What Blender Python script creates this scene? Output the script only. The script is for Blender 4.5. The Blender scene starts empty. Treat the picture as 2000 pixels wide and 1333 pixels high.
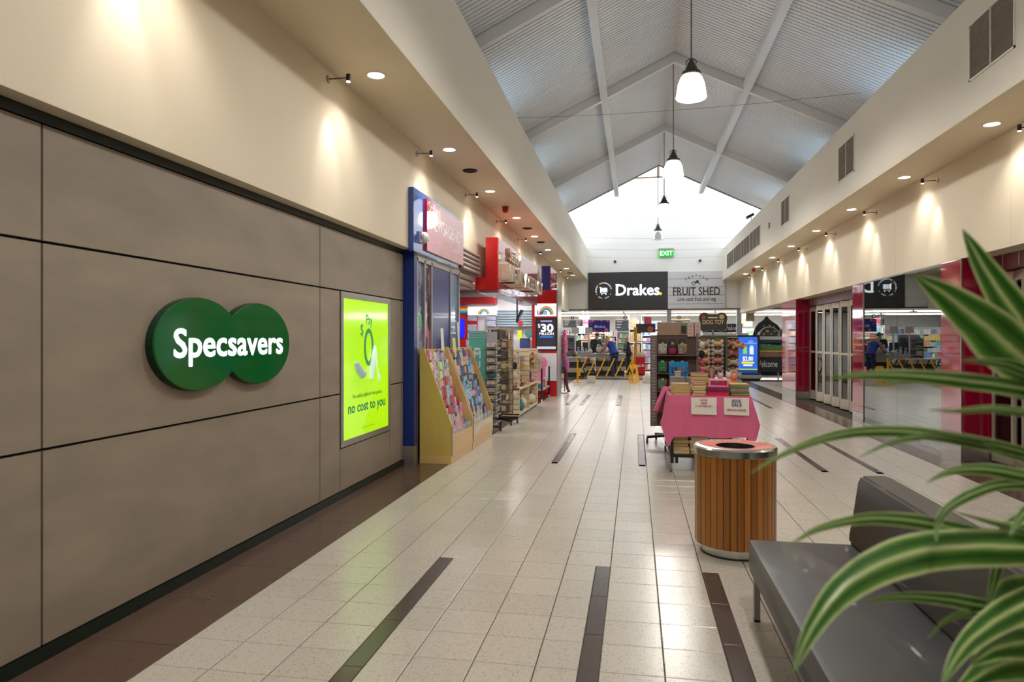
import bpy, bmesh, math, random
from mathutils import Vector, Matrix
random.seed(7)
sc = bpy.context.scene
C = sc.collection
PI = math.pi
# ---------------------------------------------------------------- camera
HC = 1.549; FPX = 1350.0; VX, VY = 1241.0, 662.0
YAW = math.atan((VX-1000)/FPX); CS, SN = math.cos(YAW), math.sin(YAW)
cam = bpy.data.cameras.new('camera'); cam.lens = FPX*36/2000; cam.sensor_width = 36
cam.shift_y = -(666.5-VY)/2000; cam.clip_end = 200; cam.clip_start = .05
cam.dof.use_dof = True; cam.dof.focus_distance = 9; cam.dof.aperture_fstop = 3.6
co = bpy.data.objects.new('camera', cam); C.objects.link(co)
co.location = (0, 0, HC); co.rotation_euler = (PI/2, 0, YAW); sc.camera = co
# ---------------------------------------------------------------- world and exposure
w = bpy.data.worlds.new('sky'); sc.world = w; w.use_nodes = True
bg = w.node_tree.nodes['Background']; bg.inputs[0].default_value = (.89, .95, 1, 1); bg.inputs[1].default_value = 2.5
sc.view_settings.view_transform = 'Standard'; sc.view_settings.look = 'None'
sc.view_settings.exposure = 0.0; sc.view_settings.gamma = 1; sc.view_settings.use_curve_mapping = False
try: sc.cycles.caustics_reflective = False; sc.cycles.caustics_refractive = False
except Exception: pass
# light levels (watts)
P_DOWN, P_WASH, P_PEND, P_SHOP, P_SUPER, P_CLER = 40, 31, 180, 42, 250, 6
# ---------------------------------------------------------------- measured points
def ray(px, py):
    u = (px-1000)/FPX
    return Vector((u*CS-SN, u*SN+CS, -(py-VY)/FPX))
O = Vector((0, 0, HC))
def onX(px, py, X): r = ray(px, py); return O+r*(X/r.x)
def onY(px, py, Y): r = ray(px, py); return O+r*(Y/r.y)
def onZ(px, py, Z): r = ray(px, py); return O+r*((Z-HC)/r.z)
# ---------------------------------------------------------------- materials
MATS = {}
def M(name, col, rough=.5, metal=0, es=0, noise=.08, ns=6, bump=0, spec=.5, coat=0, stretch=None, col2=None, trans=0, bs=None, hard=False):
    if name in MATS: return MATS[name]
    m = bpy.data.materials.new(name); m.use_nodes = True; MATS[name] = m
    nt = m.node_tree; b = nt.nodes['Principled BSDF']
    c = tuple((x/255)/12.92 if x <= 10.3 else ((x/255+.055)/1.055)**2.4 for x in col)
    c2 = tuple((x/255)/12.92 if x <= 10.3 else ((x/255+.055)/1.055)**2.4 for x in col2) if col2 else None
    tc = nt.nodes.new('ShaderNodeTexCoord'); mp = nt.nodes.new('ShaderNodeMapping')
    nt.links.new(tc.outputs['Object'], mp.inputs[0])
    if stretch: mp.inputs['Scale'].default_value = stretch
    n = nt.nodes.new('ShaderNodeTexNoise'); n.inputs['Scale'].default_value = ns; n.inputs['Detail'].default_value = 4
    nt.links.new(mp.outputs[0], n.inputs['Vector'])
    mx = nt.nodes.new('ShaderNodeMix'); mx.data_type = 'RGBA'
    lo = c2 or tuple(x*(1-noise) for x in c); hi = c if c2 else tuple(min(1, x*(1+noise)) for x in c)
    mx.inputs[6].default_value = (*lo, 1); mx.inputs[7].default_value = (*hi, 1)
    if hard:                               # printed look: hard-edged blotches, different on each copy
        oi = nt.nodes.new('ShaderNodeObjectInfo'); vm = nt.nodes.new('ShaderNodeVectorMath'); vm.operation = 'MULTIPLY_ADD'
        nt.links.new(oi.outputs['Random'], vm.inputs[0]); vm.inputs[1].default_value = (37, 53, 71); nt.links.new(tc.outputs['Object'], vm.inputs[2]); nt.links.new(vm.outputs[0], mp.inputs[0])
        cr = nt.nodes.new('ShaderNodeValToRGB'); cr.color_ramp.elements[0].position = .46; cr.color_ramp.elements[1].position = .52
        nt.links.new(n.outputs['Fac'], cr.inputs[0]); nt.links.new(cr.outputs[0], mx.inputs[0])
    else: nt.links.new(n.outputs['Fac'], mx.inputs[0])
    nt.links.new(mx.outputs[2], b.inputs['Base Color'])
    b.inputs['Roughness'].default_value = rough; b.inputs['Metallic'].default_value = metal
    b.inputs['Specular IOR Level'].default_value = spec; b.inputs['Coat Weight'].default_value = coat
    b.inputs['Coat Roughness'].default_value = .04
    if es:
        nt.links.new(mx.outputs[2], b.inputs['Emission Color']); b.inputs['Emission Strength'].default_value = es
    if bump:
        bn = nt.nodes.new('ShaderNodeTexNoise'); bn.inputs['Scale'].default_value = bs or ns*4; bn.inputs['Detail'].default_value = 6
        nt.links.new(mp.outputs[0], bn.inputs['Vector'])
        bp = nt.nodes.new('ShaderNodeBump'); bp.inputs['Strength'].default_value = bump; bp.inputs['Distance'].default_value = .01
        nt.links.new(bn.outputs['Fac'], bp.inputs['Height']); nt.links.new(bp.outputs[0], b.inputs['Normal'])
    if trans: b.inputs['Alpha'].default_value = 1-trans
    return m
def glassmat(name, refl, tint=(1, 1, 1), rough=.0, fres=None):
    m = bpy.data.materials.new(name); m.use_nodes = True; nt = m.node_tree; nt.nodes.clear(); MATS[name] = m
    o = nt.nodes.new('ShaderNodeOutputMaterial'); mx = nt.nodes.new('ShaderNodeMixShader')
    t = nt.nodes.new('ShaderNodeBsdfTransparent'); g = nt.nodes.new('ShaderNodeBsdfGlossy')
    t.inputs[0].default_value = (*tint, 1); g.inputs['Roughness'].default_value = rough; g.inputs[0].default_value = (.95, 1, .98, 1)
    if fres:
        f = nt.nodes.new('ShaderNodeFresnel'); f.inputs[0].default_value = fres; nt.links.new(f.outputs[0], mx.inputs[0])
    else: mx.inputs[0].default_value = refl
    nt.links.new(t.outputs[0], mx.inputs[1]); nt.links.new(g.outputs[0], mx.inputs[2]); nt.links.new(mx.outputs[0], o.inputs[0])
    return m
# ---------------------------------------------------------------- mesh builder
class B:
    """collects shapes in world coordinates; obj() stores them relative to the parent's base"""
    def __init__(s, org=(0, 0, 0)): s.v = []; s.f = []; s.o = Vector(org); s.sm = False
    def add(s, vs, fs):
        k = len(s.v); s.v += [tuple(Vector(v)-s.o) for v in vs]; s.f += [tuple(i+k for i in f) for f in fs]; return s
    def box(s, x0, x1, y0, y1, z0, z1, b=0):
        if x0 > x1: x0, x1 = x1, x0
        if y0 > y1: y0, y1 = y1, y0
        if z0 > z1: z0, z1 = z1, z0
        if b > 0:
            bm = bmesh.new(); bmesh.ops.create_cube(bm, size=1)
            for v in bm.verts: v.co = Vector(((x0+x1)/2+v.co.x*(x1-x0), (y0+y1)/2+v.co.y*(y1-y0), (z0+z1)/2+v.co.z*(z1-z0)))
            bmesh.ops.bevel(bm, geom=bm.edges[:], offset=b, segments=2, affect='EDGES', profile=.7)
            bm.verts.index_update(); s.add([v.co for v in bm.verts], [[v.index for v in f.verts] for f in bm.faces]); bm.free(); return s
        return s.add([(x, y, z) for z in (z0, z1) for y in (y0, y1) for x in (x0, x1)],
                     [(0, 2, 3, 1), (4, 5, 7, 6), (0, 1, 5, 4), (2, 6, 7, 3), (0, 4, 6, 2), (1, 3, 7, 5)])
    def bar(s, p, q, w, h=None, up=(0, 0, 1)):
        p, q = Vector(p), Vector(q); h = h or w; d = (q-p).normalized(); a = d.cross(Vector(up))
        if a.length < 1e-4: a = d.cross(Vector((1, 0, 0)))
        a.normalize(); c = a.cross(d).normalized(); a *= w/2; c *= h/2
        return s.add([e+i*a+j*c for e in (p, q) for i, j in ((-1, -1), (1, -1), (1, 1), (-1, 1))],
                     [(3, 2, 1, 0), (4, 5, 6, 7), (0, 1, 5, 4), (1, 2, 6, 5), (2, 3, 7, 6), (3, 0, 4, 7)])
    def tube(s, pts, r, n=8, caps=True):
        pts = [Vector(p) for p in pts]; rs = r if isinstance(r, (list, tuple)) else [r]*len(pts); vs = []; fs = []
        ref = Vector((0, 0, 1)); d0 = (pts[-1]-pts[0]).normalized()
        if abs(d0.z) > .9: ref = Vector((1, 0, 0))
        for i, p in enumerate(pts):
            d = (pts[min(i+1, len(pts)-1)]-pts[max(i-1, 0)]).normalized(); a = d.cross(ref).normalized(); c = a.cross(d)
            vs += [p+(a*math.cos(2*PI*k/n)+c*math.sin(2*PI*k/n))*rs[i] for k in range(n)]
        for i in range(len(pts)-1):
            for k in range(n): fs.append((i*n+k, i*n+(k+1) % n, (i+1)*n+(k+1) % n, (i+1)*n+k))
        if caps: fs += [tuple(range(n-1, -1, -1)), tuple(range((len(pts)-1)*n, len(pts)*n))]
        return s.add(vs, fs)
    def lathe(s, c, prof, n=24, axis='z', closed=False):
        c = Vector(c); vs = []; fs = []
        for r, h in prof:
            for k in range(n):
                a, b_ = r*math.cos(2*PI*k/n), r*math.sin(2*PI*k/n)
                vs.append(c+Vector({'z': (a, b_, h), 'x': (h, a, b_), 'y': (a, h, b_)}[axis]))
        m = len(prof)
        for i in range(m-1+(1 if closed else 0)):
            j = (i+1) % m
            for k in range(n): fs.append((i*n+k, i*n+(k+1) % n, j*n+(k+1) % n, j*n+k))
        if not closed:
            fs += [tuple(range(n-1, -1, -1)), tuple(range((m-1)*n, m*n))]
        return s.add(vs, fs)
    def prism(s, poly, axis, a, b):
        """poly: 2D points in the plane across axis; x:(y,z) y:(x,z) z:(x,y)"""
        n = len(poly)
        P = lambda p, t: {'x': (t, p[0], p[1]), 'y': (p[0], t, p[1]), 'z': (p[0], p[1], t)}[axis]
        return s.add([P(p, a) for p in poly]+[P(p, b) for p in poly],
                     [tuple(range(n-1, -1, -1)), tuple(range(n, 2*n))]+[(i, (i+1) % n, n+(i+1) % n, n+i) for i in range(n)])
    def ball(s, c, rx, ry=None, rz=None, n=10, m=7):
        ry = ry or rx; rz = rz or rx; c = Vector(c); vs = [c+Vector((0, 0, -rz))]; fs = []
        for i in range(1, m):
            t = -PI/2+PI*i/m
            vs += [c+Vector((rx*math.cos(t)*math.cos(2*PI*k/n), ry*math.cos(t)*math.sin(2*PI*k/n), rz*math.sin(t))) for k in range(n)]
        vs.append(c+Vector((0, 0, rz)))
        for k in range(n): fs.append((0, 1+(k+1) % n, 1+k))
        for i in range(m-2):
            for k in range(n): fs.append((1+i*n+k, 1+i*n+(k+1) % n, 1+(i+1)*n+(k+1) % n, 1+(i+1)*n+k))
        t = 1+(m-2)*n
        for k in range(n): fs.append((t+k, t+(k+1) % n, len(vs)-1))
        return s.add(vs, fs)
    def quad(s, a, b, c, d): return s.add([a, b, c, d], [(0, 1, 2, 3)])
    def smooth(s): s.sm = True; return s
    def obj(s, name, mat, parent=None):
        me = bpy.data.meshes.new(name); me.from_pydata(s.v, [], s.f)
        bm = bmesh.new(); bm.from_mesh(me); bmesh.ops.recalc_face_normals(bm, faces=bm.faces[:]); bm.to_mesh(me); bm.free()
        if s.sm:
            for p in me.polygons: p.use_smooth = True
            try: me.set_sharp_from_angle(angle=math.radians(38))
            except Exception: pass
        me.materials.append(mat); return link(name, me, parent, None if parent else s.o)
def link(name, me, parent=None, loc=None):
    o = bpy.data.objects.new(name, me); C.objects.link(o)
    if parent: o.parent = parent
    elif loc is not None: o.location = loc
    return o
def tag(o, label, cat, group=None):
    o['label'] = label; o['category'] = cat
    if group: o['group'] = group
    return o
def T(name, label, cat, loc, rz=0, group=None):
    o = bpy.data.objects.new(name, None); C.objects.link(o); o.location = loc; o.rotation_euler = (0, 0, rz)
    o.empty_display_size = .1
    return tag(o, label, cat, group)
def S(o): o['kind'] = 'structure'; return o
def stuff(o): o['kind'] = 'stuff'; return o
def dup(root, loc, rz=None, label=None, group=None):
    r = root.copy(); C.objects.link(r); r.location = loc
    if rz is not None: r.rotation_euler = (0, 0, rz)
    if label: r['label'] = label
    if group: r['group'] = group
    for ch in list(root.children):
        c = ch.copy(); C.objects.link(c); c.parent = r
        for g in list(ch.children):
            d = g.copy(); C.objects.link(d); d.parent = c
    return r
def lamp(kind, name, loc, power, parent=None, col=(1, 1, 1), size=.1, rot=None, angle=None, blend=.3):
    l = bpy.data.lights.new(name, kind); l.energy = power; l.color = col
    if kind == 'SPOT': l.spot_size = angle; l.spot_blend = blend; l.shadow_soft_size = size
    elif kind == 'AREA': l.size = size
    else: l.shadow_soft_size = size
    o = bpy.data.objects.new(name, l); C.objects.link(o); o.location = loc
    if rot: o.rotation_euler = rot
    if parent: o.parent = parent
    return o
def text(s, size, mat, name, parent, org, o, u, v, ext=.002, off=0, align='CENTER', sx=1, shear=0, space=1, fit=None, fith=None):
    """flat lettering: o is the baseline point, u the reading direction, v up; org the parent's base"""
    cu = bpy.data.curves.new(name, 'FONT'); cu.body = s; cu.size = size; cu.extrude = ext; cu.offset = 0
    cu.align_x = align; cu.resolution_u = 3; cu.shear = shear; cu.space_character = space
    ob = bpy.data.objects.new(name, cu); C.objects.link(ob)
    dg = bpy.context.evaluated_depsgraph_get(); me = bpy.data.meshes.new_from_object(ob.evaluated_get(dg))
    bpy.data.objects.remove(ob); bpy.data.curves.remove(cu)
    o, u, v = Vector(o)-Vector(org), Vector(u), Vector(v); n = u.cross(v)
    xs = [p.co.x for p in me.vertices]; ys = [p.co.y for p in me.vertices]; sy = 1
    if fit: sx = fit/(max(xs)-min(xs))
    if fith: sy = fith/(max(ys)-min(ys))
    for p in me.vertices: p.co = o+u*p.co.x*sx+v*p.co.y*sy+n*p.co.z
    if off:                                # bold: the outline thickened on all sides
        vs = [p.co.copy() for p in me.vertices]; fs = [tuple(p.vertices) for p in me.polygons]; d = off*size; V = []; F_ = []
        for k in range(7):
            sh = u*(d*math.cos(k*PI/3))+v*(d*math.sin(k*PI/3))-n*.00035*k if k else Vector((0, 0, 0))
            F_ += [tuple(i+len(V) for i in f) for f in fs]; V += [p+sh for p in vs]
        me = bpy.data.meshes.new(name); me.from_pydata(V, [], F_)
    me.materials.clear(); me.materials.append(mat); me.name = name
    return link(name, me, parent)
UX, UY, UZ = Vector((1, 0, 0)), Vector((0, 1, 0)), Vector((0, 0, 1))
# ================================================================ materials of the building
cream = M('cream paint', (225, 212, 187), .55, noise=.03, ns=2, bump=.03)
white = M('white paint', (232, 231, 228), .6, noise=.02, ns=2)
beamp = M('off white paint', (225, 219, 205), .6, noise=.03, ns=1.5)
deckm = M('painted steel deck', (216, 217, 219), .42, noise=.05, ns=3)
steelw = M('white painted steel', (218, 218, 217), .45, noise=.04)
darkgap = M('dark joint', (20, 20, 22), .8)
greenblk = M('dark green trim', (13, 28, 20), .4)
alu = M('brushed aluminium', (178, 176, 172), .35, .85, noise=.06, ns=30, stretch=(1, 1, 8))
steel = M('stainless steel', (205, 205, 205), .2, 1, noise=.05, ns=40)
chrome = M('chrome', (225, 225, 228), .08, 1)
blackm = M('black metal', (24, 24, 26), .4)
blackp = M('black plastic', (18, 18, 20), .45)
whitep = M('white plastic', (230, 230, 228), .4)
def terrazzo(name, base, dark, rough, scale, world=True):
    m = bpy.data.materials.new(name); m.use_nodes = True; nt = m.node_tree; b = nt.nodes['Principled BSDF']; MATS[name] = m
    L = lambda c: tuple(((x/255+.055)/1.055)**2.4 for x in c)
    ge = nt.nodes.new('ShaderNodeNewGeometry')
    v = nt.nodes.new('ShaderNodeTexVoronoi'); v.inputs['Scale'].default_value = scale
    n = nt.nodes.new('ShaderNodeTexNoise'); n.inputs['Scale'].default_value = scale*.35; n.inputs['Detail'].default_value = 5
    n2 = nt.nodes.new('ShaderNodeTexNoise'); n2.inputs['Scale'].default_value = 1.1; n2.inputs['Detail'].default_value = 3
    for q in (v, n, n2): nt.links.new(ge.outputs['Position'], q.inputs['Vector'])
    r = nt.nodes.new('ShaderNodeValToRGB'); e = r.color_ramp.elements
    e[0].position = .14; e[0].color = (*L(dark), 1); e[1].position = .34; e[1].color = (*L(base), 1)
    nt.links.new(v.outputs['Distance'], r.inputs[0])
    r2 = nt.nodes.new('ShaderNodeValToRGB'); e = r2.color_ramp.elements
    e[0].position = .42; e[0].color = (0, 0, 0, 1); e[1].position = .55; e[1].color = (1, 1, 1, 1)
    nt.links.new(n.outputs['Fac'], r2.inputs[0])
    mx = nt.nodes.new('ShaderNodeMix'); mx.data_type = 'RGBA'; mx.inputs[6].default_value = (*L(base), 1)
    nt.links.new(r2.outputs[0], mx.inputs[0]); nt.links.new(r.outputs[0], mx.inputs[7])
    oi = nt.nodes.new('ShaderNodeObjectInfo'); ma = nt.nodes.new('ShaderNodeMath'); ma.operation = 'MULTIPLY_ADD'
    ma.inputs[1].default_value = .07; ma.inputs[2].default_value = .93; nt.links.new(oi.outputs['Random'], ma.inputs[0])
    m2 = nt.nodes.new('ShaderNodeMix'); m2.data_type = 'RGBA'; m2.blend_type = 'MULTIPLY'; m2.inputs[0].default_value = 1
    nt.links.new(mx.outputs[2], m2.inputs[6]); nt.links.new(ma.outputs[0], m2.inputs[7])
    nt.links.new(m2.outputs[2], b.inputs['Base Color']); b.inputs['Specular IOR Level'].default_value = .42
    rm = nt.nodes.new('ShaderNodeMapRange'); rm.inputs[3].default_value = rough*.8; rm.inputs[4].default_value = rough*1.3
    nt.links.new(n2.outputs['Fac'], rm.inputs[0]); nt.links.new(rm.outputs[0], b.inputs['Roughness'])
    return m
tilem = terrazzo('speckled tile', (205, 198, 186), (86, 78, 68), .22, 110)
browntile = terrazzo('brown tile', (92, 72, 60), (80, 62, 52), .2, 40)
striptile = terrazzo('dark strip tile', (86, 74, 68), (76, 66, 60), .2, 40)
panelm = M('fibre cement panel', (148, 135, 120), .5, noise=.24, ns=3.5, bump=.06, bs=30, stretch=(1, .6, 1.6))
YB, YE, YR = -7.0, 28.3, 23.76        # back of the mall, end wall, end of the pitched roof
# ================================================================ floor
fl = S(B().box(-9, 12, YB, 27.2, -.12, -.006).obj('floor', M('grout', (58, 51, 44), .7, noise=.15)))
XL, XR, P = -2.266, 3.62, .3
strips = []                               # x0, x1, y0, y1 of the dark inlay strips
for x0 in (-1.364, -.263, .437): strips.append((x0, x0+.1, 1.985, 4.735))
for x0 in (-1.037, .037, 2.127, 2.727): strips.append((x0, x0+.09, 8.53, 11.28))
for x0 in (-1.615, -1.3, -.44, 2.93): strips.append((x0, x0+.095, 16.28, 19.03))
tiles = []
for i in range(-1, 21):
    x0 = XL+P*i; x1 = x0+P
    if i == -1: continue
    if x0 >= XR-.02: continue
    x1 = min(x1, XR)
    for j in range(-12, 73):
        y0 = 4.735+P*j; y1 = y0+P
        if y0 > 26.3: continue
        segs = [(x0, x1)]
        for a, b_, c, d in strips:
            if y0+.15 > c and y0+.15 < d:
                ns_ = []
                for p, q in segs:
                    if b_ <= p+.004 or a >= q-.004: ns_.append((p, q)); continue
                    if a-p > .015: ns_.append((p, a))
                    if q-b_ > .015: ns_.append((b_, q))
                segs = ns_
        for p, q in segs: tiles.append((p, q, y0, y1))
def tile_mesh(w_, d, name, mat, gx=.0028, gy=.0016):
    b = B(); e = .0025; x, y = w_/2-gx, d/2-gy
    b.add([(-x, -y, -.006), (x, -y, -.006), (x, y, -.006), (-x, y, -.006), (-x, -y, -.0012), (x, -y, -.0012), (x, y, -.0012), (-x, y, -.0012),
           (-x+e, -y+e, 0), (x-e, -y+e, 0), (x-e, y-e, 0), (-x+e, y-e, 0)],
          [(0, 1, 5, 4), (1, 2, 6, 5), (2, 3, 7, 6), (3, 0, 4, 7), (4, 5, 9, 8), (5, 6, 10, 9), (6, 7, 11, 10), (7, 4, 8, 11), (8, 9, 10, 11)])
    me = bpy.data.meshes.new(name); me.from_pydata(b.v, [], b.f); me.materials.append(mat); return me, b
tm = {}
def vis(t):                                # nearest tiles inside the view
    x, y = (t[0]+t[1])/2, (t[2]+t[3])/2
    d = -x*SN+y*CS; cx = x*CS+y*SN
    return d > 1.9 and abs(cx/d) < .76 and not (.6 < x < 1.4 and y < 3.9)
order = sorted([t for t in tiles if vis(t)], key=lambda t: t[3])
near = set(order[:300]); rest = B()
for t in tiles:
    w_, d = round(t[1]-t[0], 3), round(t[3]-t[2], 3)
    if (w_, d) not in tm: tm[(w_, d)] = tile_mesh(w_, d, 'floor_tile', tilem)
    me, b = tm[(w_, d)]; cx, cy = (t[0]+t[1])/2, (t[2]+t[3])/2
    if t in near: link('floor_tile', me, fl).location = (cx, cy, 0)
    else: rest.add([(v[0]+cx, v[1]+cy, v[2]) for v in b.v], b.f)
stuff(rest.obj('floor_tile_field', tilem, fl))
bt = {}
def btile(x0, x1, y0, y1, name, mat):
    k = (round(x1-x0, 3), round(y1-y0, 3), name)
    if k not in bt: bt[k] = tile_mesh(k[0], k[1], name, mat)[0]
    o = link(name, bt[k], fl); o.location = ((x0+x1)/2, (y0+y1)/2, 0)
for a, b_, c, d in strips:
    n = 5
    for k in range(n): btile(a, b_, c+(d-c)*k/n, c+(d-c)*(k+1)/n, 'strip_tile', striptile)
for j in range(-4, 38):
    y0 = 3.727+.59*j
    if y0 < 26.2:
        btile(-2.83, XL, y0, y0+.59, 'border_tile', browntile)
        btile(XR, 4.06, y0, y0+.59, 'border_tile', browntile)
        if y0 > 20.2:
            for k in range(4): btile(4.06+.59*k, 4.65+.59*k, y0, y0+.59, 'border_tile', striptile if k % 2 else tilem)
rest2 = B()
for j in range(0, 14):
    for k in range(7): btile(-2.83+1.0*k, -1.83+1.0*k, 26.4+.5*j, 26.9+.5*j, 'border_tile', browntile) if j < 2 else None
S(B().box(-10, 14, 27.15, 46, -.12, 0).obj('floor', M('supermarket vinyl', (176, 160, 142), .25, noise=.05)))
S(B().box(-9, -2.83, 8.1, 27.2, -.006, 0).obj('floor', M('carpet', (74, 62, 56), .9, noise=.2, ns=60)))
# ================================================================ left wall: panelled shopfront
wl = S(B().box(-3.0, -2.835, YB, 8.1, 0, 2.64).obj('wall_left', darkgap))
def panel(y0, y1, z0, z1):
    g = .007; B().box(-2.836, -2.80, y0+g, y1-g, z0+g, z1-g, .0015).obj('panel', panelm, wl)
cols = [-6.06, -3.09, -.11, 2.866, 5.832]
for a, b_ in zip(cols[:-1], cols[1:]):
    for z0, z1 in ((.07, 1.015), (1.015, 2.015), (2.015, 2.585)): panel(a, b_, z0, z1)
panel(5.832, 8.1, 2.015, 2.585)
panel(5.832, 6.26, .07, 1.015); panel(5.832, 6.26, 1.015, 2.015)
panel(6.26, 7.643, .07, .487); panel(7.643, 8.1, .07, 1.015); panel(7.643, 8.1, 1.015, 2.015)
S(B().box(-2.84, -2.795, YB, 8.1, 2.585, 2.64).obj('trim_1', greenblk))
S(B().box(-2.84, -2.79, YB, 8.1, 0, .07).obj('baseboard_left', greenblk))
# upper left: bulkhead, soffit, beam
def blk(n, m, *a): return S(B().box(*a).obj(n, m))
LS, RS = 3.945, 3.84                       # soffit heights
ul = blk('wall_left_upper', cream, -3.0, -2.68, YB, 28.2, 2.64, LS)
for y in (10.0, 12.4, 15.8, 19.2, 22.6): B().box(-2.682, -2.6785, y, y+.004, 2.645, LS-.003).obj('sheet_joint', M('joint shade', (214, 203, 182), .6), ul)
blk('ceiling_left', cream, -3.0, -1.9215, YB, 28.3, LS, LS+.1)
blk('trim_2', beamp, -2.1, -1.92, YB, 28.3, LS+.004, 5.2)
blk('ceiling_left_gutter', beamp, -3.0, -2.1, YB, 28.3, 5.0, 5.08)
# upper right
RW = 4.04
ur = blk('wall_right_upper', cream, RW, 4.5, YB, 28.2, 2.56, RS)
for y in (5.0, 8.4, 11.8, 15.2, 18.6, 22.0): B().box(RW-.0015, RW+.002, y, y+.004, 2.565, RS-.003).obj('sheet_joint', M('joint shade', (0, 0, 0)), ur)
blk('ceiling_right', cream, 3.3755, 4.5, YB, 28.3, RS, RS+.1)
blk('trim_3', beamp, 3.374, 3.55, YB, 28.3, RS+.004, 5.07)
blk('ceiling_right_gutter', beamp, 3.55, 4.6, YB, 28.3, 4.9, 4.98)
# side walls further on and behind the camera
blk('wall_right_lower', M('dark tenancy', (60, 20, 30), .4), 4.5, 4.62, YB, 7.0, 0, 2.6)
blk('wall_back', cream, -9, 12, YB-.15, YB, 0, 7.6)
# ================================================================ pitched roof: boards, backing, rafters, clerestory windows
RX, RZ, SL, HW = .78, 7.40, .483, 3.65
ang = math.atan(SL); LEN = HW/math.cos(ang)
for side in (-1, 1):
    nm = 'ceiling_pitched_left' if side < 0 else 'ceiling_pitched_right'
    e = (RX+side*HW, RZ-SL*HW)
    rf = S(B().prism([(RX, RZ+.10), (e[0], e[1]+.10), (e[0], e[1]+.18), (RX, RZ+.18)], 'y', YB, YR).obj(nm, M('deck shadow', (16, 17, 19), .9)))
    me = B().prism([(RX, RZ), e, (e[0], e[1]+.06), (RX, RZ+.06)], 'y', 0, .077)
    m_ = bpy.data.meshes.new('ceiling_board'); m_.from_pydata(me.v, [], me.f); m_.materials.append(deckm)
    bm = bmesh.new(); bm.from_mesh(m_); bmesh.ops.recalc_face_normals(bm, faces=bm.faces[:]); bm.to_mesh(m_); bm.free()
    y = YR-.1; rest = B()
    while y > YB:
        if y > 8.0: link('ceiling_board', m_, rf).location = (0, y, 0)
        else: rest.add([(v[0], v[1]+y, v[2]) for v in me.v], me.f)
        y -= .1
    stuff(rest.obj('ceiling_board_field', deckm, rf))
    # clerestory wall behind the beam, with one window per bay
    X = e[0]; cw = B(); z0, z1 = 4.9, e[1]; yb = [-3.3+4.7*k for k in range(7)]
    edges = [YB]
    for yy in yb:
        if yy+2.6 < YR+4.5: edges += [yy, yy+2.3]
    edges.append(28.3)
    for a, b_ in zip(edges[0::2], edges[1::2]): cw.box(X, X+side*.12, a, b_, z0, z1)
    wn = S(cw.obj('wall_clerestory_'+('left' if side < 0 else 'right'), white))
    for k, (a, b_) in enumerate(zip(edges[1:-1:2], edges[2:-1:2])):
        wi = S(B().box(X, X+side*.1, a, a+.05, z0, z1).box(X, X+side*.1, b_-.05, b_, z0, z1).box(X, X+side*.1, a, b_, z0, z0+.1).box(X, X+side*.1, a+1.1, a+1.15, z0, z1).obj('window_%d' % (10*(side+2)+k), M('timber', (120, 92, 64), .5, noise=.2, ns=12, stretch=(1, 1, .2))))
        B().box(X+side*.04, X+side*.046, a+.05, b_-.05, z0+.1, z1).obj('pane', MATS.get('clear pane') or glassmat('clear pane', .08), wi)
        l = lamp('AREA', 'daylight', (X-side*.03, (a+b_)/2, (z0+z1)/2+.05), P_CLER, wi, (.45, .75, 1), 1.9, (0, side*math.radians(128), 0)); l.data.spread = math.radians(90); l.data.shape = 'RECTANGLE'; l.data.size = .5; l.data.size_y = 2.0
    # end fascia of the roof
    S(B().prism([(RX, RZ-.03), (e[0], e[1]-.03), (e[0], e[1]+.18), (RX, RZ+.18)], 'y', YR, YR+.06).obj('trim_4' if side < 0 else 'trim_5', M('fascia', (150, 146, 140), .5)))
k = 6
for y in (.35, 5.05, 9.75, 14.45, 19.2):
    for side in (-1, 1):
        e = (RX+side*HW, RZ-SL*HW)
        S(B().prism([(RX, RZ), e, (e[0], e[1]-.2), (RX, RZ-.2)], 'y', y, y+.11).obj('trim_%d' % k, steelw)); k += 1
for x in (-.64, 2.2):
    S(B().box(x-.07, x+.07, YB, 24.35, 6.50, 6.68, .006).obj('trim_%d' % k, steelw)); k += 1
# ================================================================ tall light well and end wall
ew = S(B().box(-2.87, 4.43, YE, YE+.2, 2.75, 8.0).box(-10, -2.87, YE, YE+.2, 2.75, 5.0).box(4.43, 12, YE, YE+.2, 2.75, 5.0).obj('wall_end', white))
for z in (5.35, 6.25, 7.15): B().box(-2.86, 4.42, YE-.003, YE, z, z+.006).obj('sheet_joint', M('white joint', (196, 196, 196), .6), ew)
S(B().box(-10, 12, YE-.03, YE+.22, 2.70, 2.75).obj('trim_%d' % k, M('door track', (96, 88, 82), .4, .5))); k += 1
wf = B()
for x in (-2.85, -1.6, -.35, .9, 2.15, 3.4, 4.4): wf.box(x-.05, x+.05, YE, YE+.12, 8.0, 9.3)
wf.box(-2.87, 4.43, YE, YE+.12, 8.0, 8.06).box(-2.87, 4.43, YE, YE+.12, 9.24, 9.3)
wi = S(wf.obj('window_1', M('timber', (0, 0, 0))))
B().box(-2.85, 4.4, YE+.05, YE+.056, 8.06, 9.24).obj('pane', MATS['clear pane'], wi)
sk = B()
for x in (-2.85, -1.03, .78, 2.6, 4.42): sk.box(x-.04, x+.04, 24.2, YE+.1, 9.3, 9.4)
sk = S(sk.obj('window_2', steelw)); B().box(-2.85, 4.42, 24.2, YE+.1, 9.34, 9.35).obj('pane', MATS['clear pane'], sk)
# the wings beside the light well, beyond the shops
blk('ceiling_wing_left', white, -10, -3.0, 20.4, YE, 2.9, 3.0)
blk('ceiling_wing_right', white, 4.5, 12, 20.4, YE, 2.9, 3.0)
blk('wall_wing_left', cream, -10.1, -10, 20.4, YE, 0, 3.0)
blk('wall_wing_right', cream, 12, 12.1, 20.4, YE, 0, 3.0)
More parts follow.
